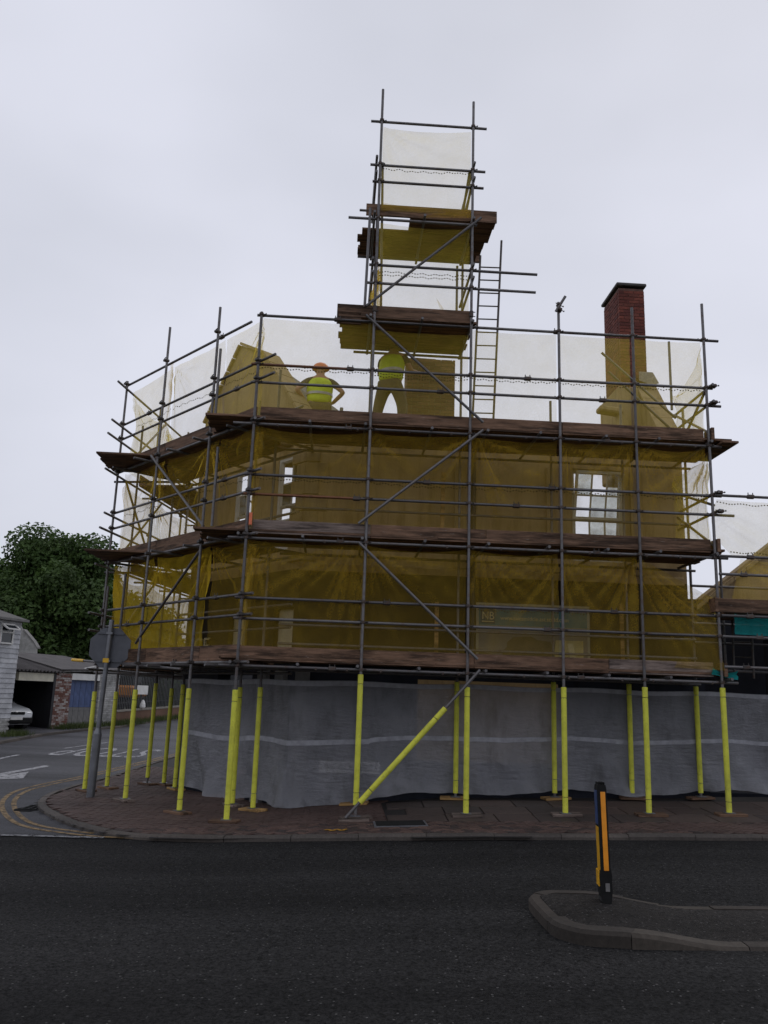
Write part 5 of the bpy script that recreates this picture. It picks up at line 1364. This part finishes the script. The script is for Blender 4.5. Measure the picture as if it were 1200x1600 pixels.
sp_l = MB().lathe([(.07, 0), (.09, .02), (.09, .72), (.06, .82), (.035, .86), (.035, .93)], FR(1.42, 2.55, PLAT + .045), 14).build('gas_bottle', 'grey_metal'); tag(sp_l, 'grey gas bottle standing on the platform beside the helmeted workman', 'gas bottle')

# ================================================================== LEFT BACKGROUND: house, garages, fence, vehicles, trees
def at_depth(u, v, y): r_ = ray(u, v); return CAMP + r_ * (y / r_.y)
# garages face the side street
g0 = G(22, 1142, .02); g1 = G(183, 1131, .02)
gd = Vector((g1.x - g0.x, g1.y - g0.y, 0)); GLEN = gd.length; gd.normalize(); gn = Vector((-gd.y, gd.x, 0))
if gn.x > 0: gn = -gn
GA = Frame(Vector((g0.x, g0.y, 0)), gd, gn)
def gz(a): p = GA(a, 0, 0); return gh(p.x, p.y) + .02
def at_px(u): # position along the garage front under a pixel column
    lo, hi = -6, 20
    for _ in range(50):
        m = (lo + hi) / 2; p = GA(m, 0, gz(m) + .8) - CAMP
        if 600 + FPX * p.dot(RGT) / p.dot(FWD) < u: lo = m
        else: hi = m
    return m
def z_px(a, v, d=0):
    p = GA(a, d, 0); return zat(p.x, p.y, v)
xa, xb, xc, xd, xe = at_px(24), at_px(80), at_px(108), at_px(152), at_px(183)
gar = thing('garage_row', GA(3, 1.5, gz(3)), 'old lock-up garages with painted brick piers and corrugated roof across side street', 'garage')
zg = gz(xc); rang = math.atan2(gd.y, gd.x)
def gbrick(a0, a1, z0, z1, mat):
    hz = .075; n = int((z1 - z0) / hz); cache = {}
    for j in range(n):
        x = a0; first = True
        while x < a1 - .03:
            L = .1125 if (first and j % 2) else .225; first = False; L = min(L, a1 - x)
            k = round(L, 2)
            if k not in cache: cache[k] = MB().box((0, 0, 0), (L - .012, .1, hz - .012)).mesh('brick', mat)
            inst('brick', cache[k], gar, GA(x + L / 2, .05 + random.uniform(-.004, .004), z0 + (j + .5) * hz), (0, 0, rang)); x += L
zd1 = z_px((xa + xb) / 2, 1064); ztop1 = z_px(xb, 1052); zdoor2 = z_px(xc, 1062)
gbrick(xb + .1, xc, gz(xc) - .05, ztop1 + .05, 'painted_brick')
gbrick(xd, xe, gz(xe) - .05, z_px(xe, 1048), 'white_brick')
def gbox(a0, a1, d0, d1, z0, z1, mat, name, par=None): return MB().box(GA((a0 + a1) / 2, (d0 + d1) / 2, (z0 + z1) / 2), (a1 - a0, d1 - d0, z1 - z0), Matrix.Rotation(rang, 3, 'Z')).build(name, mat, par or gar)
gbox(xb + .1, xc - .01, .06, .34, gz(xc) - .3, ztop1 + .03, 'mortar', 'pier_core'); gbox(xd + .01, xe - .01, .06, 4.5, gz(xe) - .3, z_px(xe, 1049), 'mortar', 'pier_core')
gbox(xa, xb + .1, .02, .2, zd1, zd1 + .3, 'cream_paint', 'lintel'); gbox(xc, xd, .0, .2, zdoor2, zdoor2 + .25, 'white_paint', 'lintel')
gbox(xa - .6, xa - .45, .1, 4.4, gz(xa) - .2, zd1 + .3, 'black_paint_and_shade', 'inner_wall'); gbox(xa - .6, xb, 4.4, 4.5, gz(xa) - .2, zd1 + .5, 'black_paint_and_shade', 'inner_wall'); gbox(xb + .02, xb + .09, .3, 4.4, gz(xa) - .2, zd1 + .5, 'black_paint_and_shade', 'inner_wall'); gbox(xa - .45, xb, .2, 4.4, zd1 + .2, zd1 + .25, 'black_paint_and_shade', 'ceiling_lining')  # inner faces coloured black; the shade of the open garage is painted in
gbox(xa - .45, xb, .0, 4.4, gz(xa) - .1, gz(xa) + .0, 'shade_black', 'floor_slab')  # floor coloured black too, as painted shade
d1_ = gbox(xa - .2, xb - .05, .3, 2.2, zd1 + .05, zd1 + .1, 'black_paint_and_shade', 'raised_door')
gbox(xb - .02, xb + .1, .0, .3, gz(xb) - .2, zd1 + .3, 'black_paint_and_shade', 'door_post')
pl_n = 5; dd = None
for k in range(pl_n):
    a = xc + (xd - xc) * k / pl_n; gbox(a + .008, a + (xd - xc) / pl_n - .008, .12, .16, gz(xd) + .72, zdoor2, 'blue_paint', 'door_plank')
    gbox(a + .008, a + (xd - xc) / pl_n - .008, .10, .16, gz(xd) - .1, gz(xd) + .71, 'lead_grey', 'door_plank')
# low-pitched gable over the blue doors and the corrugated roof
zp = z_px(at_px(140), 1041)
MB().prism([GA(xb + .12, .02, ztop1 + .05), GA(xe, .02, z_px(xe, 1049)), GA(at_px(145), .02, zp), GA(at_px(120), .02, ztop1 + .2)], gn * .25).build('gable_brickwork', 'white_brick', gar)
cv = []; cf = []; nc = 96
ridge = 2.6
for k in range(nc + 1):
    a = xa - .5 + (xb + .35 - xa + .5) * k / nc; w_ = .035 * math.sin(k / nc * 2 * math.pi * 14)
    for d_, z_ in ((-.15, ztop1 + .06), (3.2, ztop1 + .78)): cv.append(GA(a, d_, z_ + w_))
for k in range(nc): cf.append((2 * k, 2 * k + 2, 2 * k + 3, 2 * k + 1))
ro = MB().add(cv, cf).build('corrugated_roof', 'corrugated', gar)
md = ro.modifiers.new('solid', 'SOLIDIFY'); md.thickness = .02
MB().prism([GA(xb + .2, -.1, ztop1 + .12), GA(xe + .1, -.1, z_px(xe, 1048)), GA(xe + .1, 3.2, ztop1 + .8), GA(xb + .2, 3.2, ztop1 + .8)], (0, 0, .05)).build('felt_roof', 'corrugated', gar)
gbox(xa - .7, xe, 4.6, 4.8, gz(xa), ztop1 + .9, 'dark_slate', 'rear_wall')
# white weatherboarded house
hc0 = G(14, 1148, .0); hz0 = gh(hc0.x, hc0.y)
hdir = -gd; hn = gn.copy()
HF = Frame(Vector((hc0.x, hc0.y, 0)), hdir, hn)
hs = thing('weatherboarded_house', HF(2.5, 2.5, hz0), 'white weatherboarded house end with open top-hung window beside garages', 'house')
def hzp(v, a=0): p = HF(a, 0, 0); return zat(p.x, p.y, v)
zeave = hzp(972); hrot = math.atan2(hdir.y, hdir.x)
MB().box(HF(2.5, 2.6, (hz0 - .3 + zeave) / 2), (5.0, 5.0, zeave - hz0 + .3), Matrix.Rotation(hrot, 3, 'Z')).build('wall_core', 'white_brick', hs)
bh = .17; k = 0; z = hz0 + .55
while z < zeave - .02:
    h_ = min(bh, zeave - z)
    mb = MB().add([HF(-.03, .06, z), HF(5.0, .06, z), HF(5.0, .085, z + h_ + .015), HF(-.03, .085, z + h_ + .015), HF(-.03, .10, z), HF(5, .10, z), HF(5, .10, z + h_ + .015), HF(-.03, .10, z + h_ + .015)], [(0, 1, 2, 3), (7, 6, 5, 4), (0, 4, 5, 1), (2, 6, 7, 3), (0, 3, 7, 4), (1, 5, 6, 2)])
    mb.build('weatherboard', 'clapboard', hs)
    
    z += bh
cb = {}
for j in range(7):
    x = 0
    while x < 2.4: 
        me_ = cb.setdefault(0, MB().box((0, 0, 0), (.215, .06, .066)).mesh('brick', 'white_brick')); inst('brick', me_, hs, HF(x + .11 + (j % 2) * .11, .08, hz0 + .05 + j * .075), (0, 0, hrot)); x += .225
MB().prism([HF(-.15, -.14, zeave), HF(-.15, 5.4, zeave), HF(-.15, 5.4, zeave + .08), HF(-.15, -.14, zeave + .08)], hdir * 5.6).build('eaves', 'lead_grey', hs)
MB().prism([HF(-.12, -.12, zeave + .08), HF(5.2, -.12, zeave + .08), HF(5.2, 2.6, zeave + .9), HF(.4, 2.6, zeave + .9)], hn * .08).build('roof_slope', 'dark_slate', hs)
wz0, wz1 = hzp(1006, .3), hzp(977, .3); w0, w1 = .36, .9
wf = MB()
for a in (w0, w1): wf.box(HF(a, .04, (wz0 + wz1) / 2), (.06, .06, wz1 - wz0 + .06), Matrix.Rotation(hrot, 3, 'Z'))
for z_ in (wz0, wz1, wz0 + (wz1 - wz0) * .58): wf.box(HF((w0 + w1) / 2, .04, z_), (w1 - w0, .06, .05), Matrix.Rotation(hrot, 3, 'Z'))
wfo = wf.build('window_frame', 'white_paint', hs)
MB().box(HF((w0 + w1) / 2, .05, (wz0 + wz1) / 2), (w1 - w0, .02, wz1 - wz0), Matrix.Rotation(hrot, 3, 'Z')).build('pane', 'car_glass', wfo)
zt_, zm_ = wz1 - .01, wz0 + (wz1 - wz0) * .6; dp = .26
sa_ = MB()
c4 = [HF(w0, .0, zt_), HF(w1, .0, zt_), HF(w1, -dp, zm_ + .1), HF(w0, -dp, zm_ + .1)]
for a, b in zip(c4, c4[1:] + c4[:1]): sa_.tube(a, b, .035, 4)
sa_.build('open_sash', 'white_paint', wfo); MB().prism(c4, (0, .01, .01)).build('open_pane', 'car_glass', wfo)
# white painted brick gable standing behind the house
og = [at_depth(u, v, 38.5) for u, v in ((30, 1045), (33, 978), (37, 986), (52, 1004), (58, 1014), (58, 1045))]
wg = thing('white_brick_outhouse', Vector((og[2].x, 38.6, hz0)), 'white painted brick outhouse gable rising behind the weatherboarded house', 'outhouse')
for k in (0, 5): og[k].z = hz0 + .3
MB().prism(og, (-.1, .3, 0)).build('gable_wall', 'white_brick', wg)
MB().prism([og[2] + Vector((0, -.05, .02)), og[3] + Vector((0, -.05, .02)), og[4] + Vector((0, -.05, .02)), og[4] + Vector((0, -.05, .09)), og[3] + Vector((0, -.05, .09)), og[2] + Vector((0, -.05, .09))], (0, .4, 0)).build('coping', 'lead_grey', wg)

# car nosing out of the open garage, whose inner darkness is painted black
def wheel(par, c, axis, r=.3, w=.19):
    axis = Vector(axis).normalized()
    wl = MB().tube(c - axis * w / 2, c + axis * w / 2, r, 22).build('tyre', 'rubber', par); smooth_by_angle(wl)
    rim = MB().tube(c + axis * (w / 2 - .03), c + axis * (w / 2 + .006), r * .64, 18)
    for k in range(6):
        a_ = axis.orthogonal().normalized(); a_ = Matrix.Rotation(k * math.pi / 3, 3, axis) @ a_
        rim.tube(c + axis * (w / 2 + .008), c + axis * (w / 2 + .008) + a_ * r * .55, .02, 5)
    rim.build('rim', 'chrome', wl)
ac = at_px(27); cpx = GA(ac, .0, gz(ac)); cyaw = math.atan2(-gn.y, -gn.x) - R(10)
cf_ = Vector((math.cos(cyaw), math.sin(cyaw), 0)); cl_ = Vector((-cf_.y, cf_.x, 0))
front_c = Vector((cpx.x, cpx.y, 0))
car_o = front_c - cf_ * 1.9; car_o.z = gh(front_c.x, front_c.y) + .02
car = thing('parked_car', car_o, 'white small hatchback nosing out of the dark open garage', 'car')
def cp(x, y, z): return car_o + cf_ * x + cl_ * y + Z * z
secs = [(1.88, .62, .30, .52, .60), (1.82, .72, .22, .62, .70), (1.6, .80, .2, .68, .80), (1.0, .82, .2, .74, .90), (.75, .82, .2, .76, .95), (.1, .82, .2, .80, 1.36), (-.3, .82, .2, .82, 1.42), (-1.2, .81, .2, .82, 1.40), (-1.6, .79, .22, .84, 1.12), (-1.85, .74, .3, .8, .92), (-1.9, .66, .36, .7, .8)]
cv = []; cf2 = []
for x, hw, zb, zs, zt in secs:
    top_w = hw * (.72 if zt > 1.0 else .9)
    ring = [(hw * .92, zb), (hw, zb + .12), (hw, zs), (hw * .97, min(zs + .06, zt - .01)), (top_w, zt - .03 if zt > 1 else zt - .015), (top_w * .5, zt), (0, zt + .01)]
    ring = ring + [(-y_, z_) for y_, z_ in ring[-2::-1]]
    cv += [cp(x, y_, z_) for y_, z_ in ring]
m_ = 13
for k in range(len(secs) - 1):
    for i in range(m_ - 1): a = k * m_ + i; cf2.append((a, a + 1, a + m_ + 1, a + m_))
    cf2.append((k * m_ + m_ - 1, k * m_, (k + 1) * m_, (k + 1) * m_ + m_ - 1))
cf2 += [tuple(range(m_))[::-1], tuple((len(secs) - 1) * m_ + i for i in range(m_))]
cbody = MB().add(cv, cf2).build('body', 'car_paint', car); smooth_by_angle(cbody, 35)
crot = Matrix(((cf_.x, cl_.x, 0), (cf_.y, cl_.y, 0), (0, 0, 1)))
def cbox(c, s_, mat, name, par=None, bv=.02): return MB().bevbox(cp(*c), s_, bv, crot).build(name, mat, par or car)
cbox((1.80, 0, .36), (.24, 1.42, .24), 'black_plastic', 'bumper', None, .05); cbox((1.885, 0, .62), (.05, .72, .10), 'black_plastic', 'grille')
cbox((1.93, 0, .44), (.02, .5, .11), 'white_paint', 'number_plate', None, .004); cbox((1.90, 0, .665), (.03, .1, .05), 'chrome', 'badge', None, .01)
for sg in (-1, 1):
    cbox((1.80, sg * .55, .60), (.14, .24, .13), 'headlamp', 'headlight', None, .035); cbox((.55, sg * .9, .95), (.1, .16, .11), 'black_plastic', 'wing_mirror', None, .03)
    for x in (1.2, -1.2): wheel(car, cp(x, sg * .74, .29), cl_ * sg)
    MB().prism([cp(.62, sg * .80, .93), cp(.12, sg * .62, 1.33), cp(-1.2, sg * .61, 1.36), cp(-1.5, sg * .74, .97)], cl_ * sg * .03).build('side_window', 'car_glass', car)
MB().prism([cp(.74, -.66, .99), cp(.74, .66, .99), cp(.13, .56, 1.36), cp(.13, -.56, 1.36)], (cf_ * .03 + Z * .03)).build('windscreen', 'car_glass', car)

# palisade fence on a low wall, beyond the garages
f0 = GA(xe + .1, .1, 0); f1 = G(300, 1118.5, .02); fd = Vector((f1.x - f0.x, f1.y - f0.y, 0)); FLEN = fd.length + 4; fd.normalize(); fn = Vector((-fd.y, fd.x, 0)); fn = fn if fn.x < 0 else -fn
FF = Frame(f0, fd, fn); fang = math.atan2(fd.y, fd.x)
fe = thing('palisade_fence', Vector((f0.x, f0.y, gh(f0.x, f0.y))), 'dark palisade fence on a low brick wall beyond the garages', 'fence')
def fz(a): p = FF(a, 0, 0); return gh(p.x, p.y)
MB().add([FF(0, 0, fz(0) - .2), FF(FLEN, 0, fz(FLEN) - .2), FF(FLEN, 0, fz(FLEN) + .5), FF(0, 0, fz(0) + .5), FF(0, .22, fz(0) - .2), FF(FLEN, .22, fz(FLEN) - .2), FF(FLEN, .22, fz(FLEN) + .5), FF(0, .22, fz(0) + .5)], [(0, 1, 2, 3), (7, 6, 5, 4), (3, 2, 6, 7), (0, 3, 7, 4), (1, 5, 6, 2)]).build('low_wall', 'brown_brick', fe)
MB().add([FF(0, -.03, fz(0) + .5), FF(FLEN, -.03, fz(FLEN) + .5), FF(FLEN, .25, fz(FLEN) + .5), FF(0, .25, fz(0) + .5), FF(0, -.03, fz(0) + .57), FF(FLEN, -.03, fz(FLEN) + .57), FF(FLEN, .25, fz(FLEN) + .57), FF(0, .25, fz(0) + .57)], [(0, 1, 5, 4), (4, 5, 6, 7), (3, 7, 6, 2), (0, 4, 7, 3), (1, 2, 6, 5)]).build('coping', 'mortar', fe)
pm = MB().add([(-.034, 0, 0), (.034, 0, 0), (.034, 0, 1.75), (0, 0, 1.86), (-.034, 0, 1.75), (-.02, .02, 0), (.02, .02, 0), (.02, .02, 1.75), (0, .02, 1.84), (-.02, .02, 1.75)], [(0, 1, 2, 3, 4), (9, 8, 7, 6, 5), (0, 4, 9, 5), (1, 6, 7, 2), (2, 7, 8, 3), (3, 8, 9, 4)]).mesh('pale', 'fence_steel')
a = .1
while a < FLEN: inst('pale', pm, fe, FF(a, .1, fz(a) + .58), (0, 0, fang)); a += .15
for h_ in (.85, 2.0): MB().tube(FF(0, .14, fz(0) + h_), FF(FLEN, .14, fz(FLEN) + h_), .025, 6).build('fence_rail', 'fence_steel', fe)
for a in (0.05, 2.4, 4.8, 7.2):
    if a < FLEN: MB().box(FF(a, .16, fz(a) + 1.2), (.08, .08, 2.0), Matrix.Rotation(fang, 3, 'Z')).build('fence_post', 'fence_steel', fe)
def f_at(u):
    lo, hi = -3, 40
    for _ in range(50):
        m = (lo + hi) / 2; p = FF(m, 0, fz(m) + 1) - CAMP
        if 600 + FPX * p.dot(RGT) / p.dot(FWD) < u: lo = m
        else: hi = m
    return m
a0, a1 = f_at(214), f_at(231); q = FF((a0 + a1) / 2, .05, 0); z0, z1 = zat(q.x, q.y, 1085), zat(q.x, q.y, 1071)
nb = MB().box(FF((a0 + a1) / 2, .04, (z0 + z1) / 2), (a1 - a0, .02, z1 - z0), Matrix.Rotation(fang, 3, 'Z')).build('fence_notice', 'white_paint', None)
tag(nb, 'small white notice board fixed to the dark palisade fence', 'notice')
a0 = f_at(222); rb = FF(a0, -.06, fz(a0) + .6)
mb = MB().lathe([(.10, 0), (.13, .05), (.11, .2), (.05, .33), (.02, .36)], rb, 9); tag(mb.build('rubbish_bag', 'white_paint'), 'small pale rubbish bag lodged on the low wall of the fence', 'bag')
# orange excavator in the yard behind the fence
q = at_depth(197, 1090, FF(f_at(197), 0, 0).y + 3.4); q.z = 0; dz = gh(q.x, q.y); dg = thing('excavator', Vector((q.x, q.y, dz)), 'orange and black mini excavator parked in the yard behind the fence', 'excavator')
dR = Matrix.Rotation(fang, 3, 'Z')
def dbox(c, s_, mat, name, bv=.05): return MB().bevbox(Vector((q.x, q.y, dz)) + dR @ Vector(c), s_, bv, dR).build(name, mat, dg)
dbox((0, 0, 1.25), (1.7, 1.3, .55), 'orange_machine', 'house', .1); dbox((-.15, 0, 1.95), (1.0, 1.1, .95), 'black_plastic', 'cab_frame'); dbox((-.15, -.56, 2.0), (.8, .03, .7), 'car_glass', 'cab_window', .01); dbox((-.15, 0, 2.45), (1.1, 1.2, .08), 'orange_machine', 'cab_roof', .02)
for sg in (-1, 1): dbox((0, sg * .55, .62), (1.9, .3, .5), 'rubber', 'track', .2)
dbox((0, 0, .9), (.8, .8, .2), 'black_plastic', 'slew_ring'); dbox((.95, 0, 1.9), (.25, .22, 1.7), 'orange_machine', 'boom', .04); dbox((1.3, 0, 2.4), (.9, .18, .2), 'orange_machine', 'dipper_arm', .04); dbox((1.7, 0, 1.9), (.3, .5, .45), 'black_plastic', 'bucket', .06)

# trees
def tree(name, base, h, cr, rx, rz_, nleaf, label, mat, leaf=.22, seed=1, trunk_h=2.5, lobes=26):
    rs = random.Random(seed); t = thing(name, base, label, 'tree')
    c0 = base + Z * (h - rz_)
    mb = MB(); top = base + Z * (h * .55) + Vector((rs.uniform(-.3, .3), rs.uniform(-.3, .3), 0))
    mb.path([base - Z * .3, base + Z * trunk_h * .5, base + Z * trunk_h, top], [.34, .27, .24, .14], 10)
    cl = []
    for k in range(lobes):
        a_ = rs.uniform(0, 2 * math.pi); el_ = math.asin(rs.uniform(-.75, 1)); rr_ = rs.uniform(.55, .92)
        c = c0 + Vector((math.cos(a_) * math.cos(el_) * rx * rr_, math.sin(a_) * math.cos(el_) * rx * rr_, math.sin(el_) * rz_ * rr_))
        cl.append((c, rs.uniform(.24, .4) * rx * .95))
    for c, r_ in cl[:16]:
        st = base + Z * (trunk_h + rs.uniform(0, .5) * (h * .5 - trunk_h)); mid = st + (c - st) * .5 + Z * .3
        mb.path([st, mid, c], [.11, .07, .03], 6)
    smooth_by_angle(mb.build('trunk', 'bark', t), 60)
    lv = []; lf = []
    per = nleaf // len(cl)
    for c, r_ in cl:
        for _ in range(int(per * (r_ / (.32 * rx)) ** 2)):
            d = Vector((rs.gauss(0, 1), rs.gauss(0, 1), rs.gauss(0, 1))).normalized(); rad = r_ * (rs.random() ** .38)
            p = c + Vector((d.x, d.y, d.z * .8)) * rad
            nrm = (d + Vector((rs.gauss(0, .6), rs.gauss(0, .6), rs.gauss(0, .6) + .5))).normalized(); ta = nrm.orthogonal().normalized(); ta = Matrix.Rotation(rs.uniform(0, 6.28), 3, nrm) @ ta; tb = nrm.cross(ta)
            s_ = leaf * rs.uniform(.6, 1.3); i = len(lv)
            lv += [p - ta * s_ * .5, p + tb * s_ * .32 + nrm * s_ * .08, p + ta * s_ * .55 - nrm * s_ * .12, p - tb * s_ * .32 + nrm * s_ * .08]; lf.append((i, i + 1, i + 2, i + 3))
    cm_ = MB(); cm_.v = lv; cm_.f = lf; cm_.build('crown', mat, t, base)
    return t
def at_depth(u, v, y): r_ = ray(u, v); return CAMP + r_ * (y / r_.y)
def tree_at(u, y, vtop, **k):
    p = at_depth(u, 1100, y); b = Vector((p.x, p.y, gh(max(p.x, -55), min(y, 55)))); zt = at_depth(u, vtop, y).z
    return b, zt - b.z
b, h = tree_at(72, 52, 836); tree('sycamore_tree', b, h, 0, 5.2, 4.9, 76000, 'big leafy sycamore tree rising behind the garage roof', 'leaf_green', .27, 3, 3, 58)
b, h = tree_at(-30, 56, 880); tree('sycamore_tree', b, h, 0, 4.6, 4.4, 22000, 'leafy tree partly hidden by the weatherboarded house', 'leaf_green', .28, 5, 3, 26)
b, h = tree_at(205, 60, 940); tree('dark_tree', b, h, 0, 4.5, 3.6, 22000, 'dark dense tree behind the palisade fence', 'leaf_dark', .28, 8, 2, 26)
b, h = tree_at(265, 58, 985); tree('dark_tree', b, h, 0, 4.0, 3.4, 18000, 'low dark bushy tree at the far end of the palisade fence', 'leaf_dark', .28, 9, 1, 24)
# grass and weeds along the verge
rs = random.Random(4); gv = []; gf = []
def tuft(x, y, z, n, hh):
    for _ in range(n):
        a_ = rs.uniform(0, 6.28); p = Vector((x + rs.gauss(0, .12), y + rs.gauss(0, .12), z)); w = Vector((math.cos(a_), math.sin(a_), 0)) * .012; tip = p + Vector((rs.gauss(0, .06), rs.gauss(0, .06), hh * rs.uniform(.5, 1.2))); i = len(gv)
        gv.extend([p - w, p + w, tip]); gf.append((i, i + 1, i + 2))
for _ in range(260):
    a = rs.uniform(xb, xe + 1.0); p = GA(a, -rs.uniform(.0, .7) , 0); tuft(p.x, p.y, gh(p.x, p.y) + .01, 7, .22)
for _ in range(220):
    a = rs.uniform(0, FLEN); p = FF(a, -rs.uniform(.05, .5), 0); tuft(p.x, p.y, gh(p.x, p.y) + .01, 7, .25)
for _ in range(200):
    a = rs.uniform(-.3, 3); p = HF(a, -rs.uniform(.1, .8), 0); tuft(p.x, p.y, gh(p.x, p.y) + .01, 7, .2)
o = MB().add(gv, gf).build('verge_grass', 'grass_blade', None, (0, 0, 0)); tag(o, 'tufts of grass and weeds along the far verge', 'grass', kind='stuff')
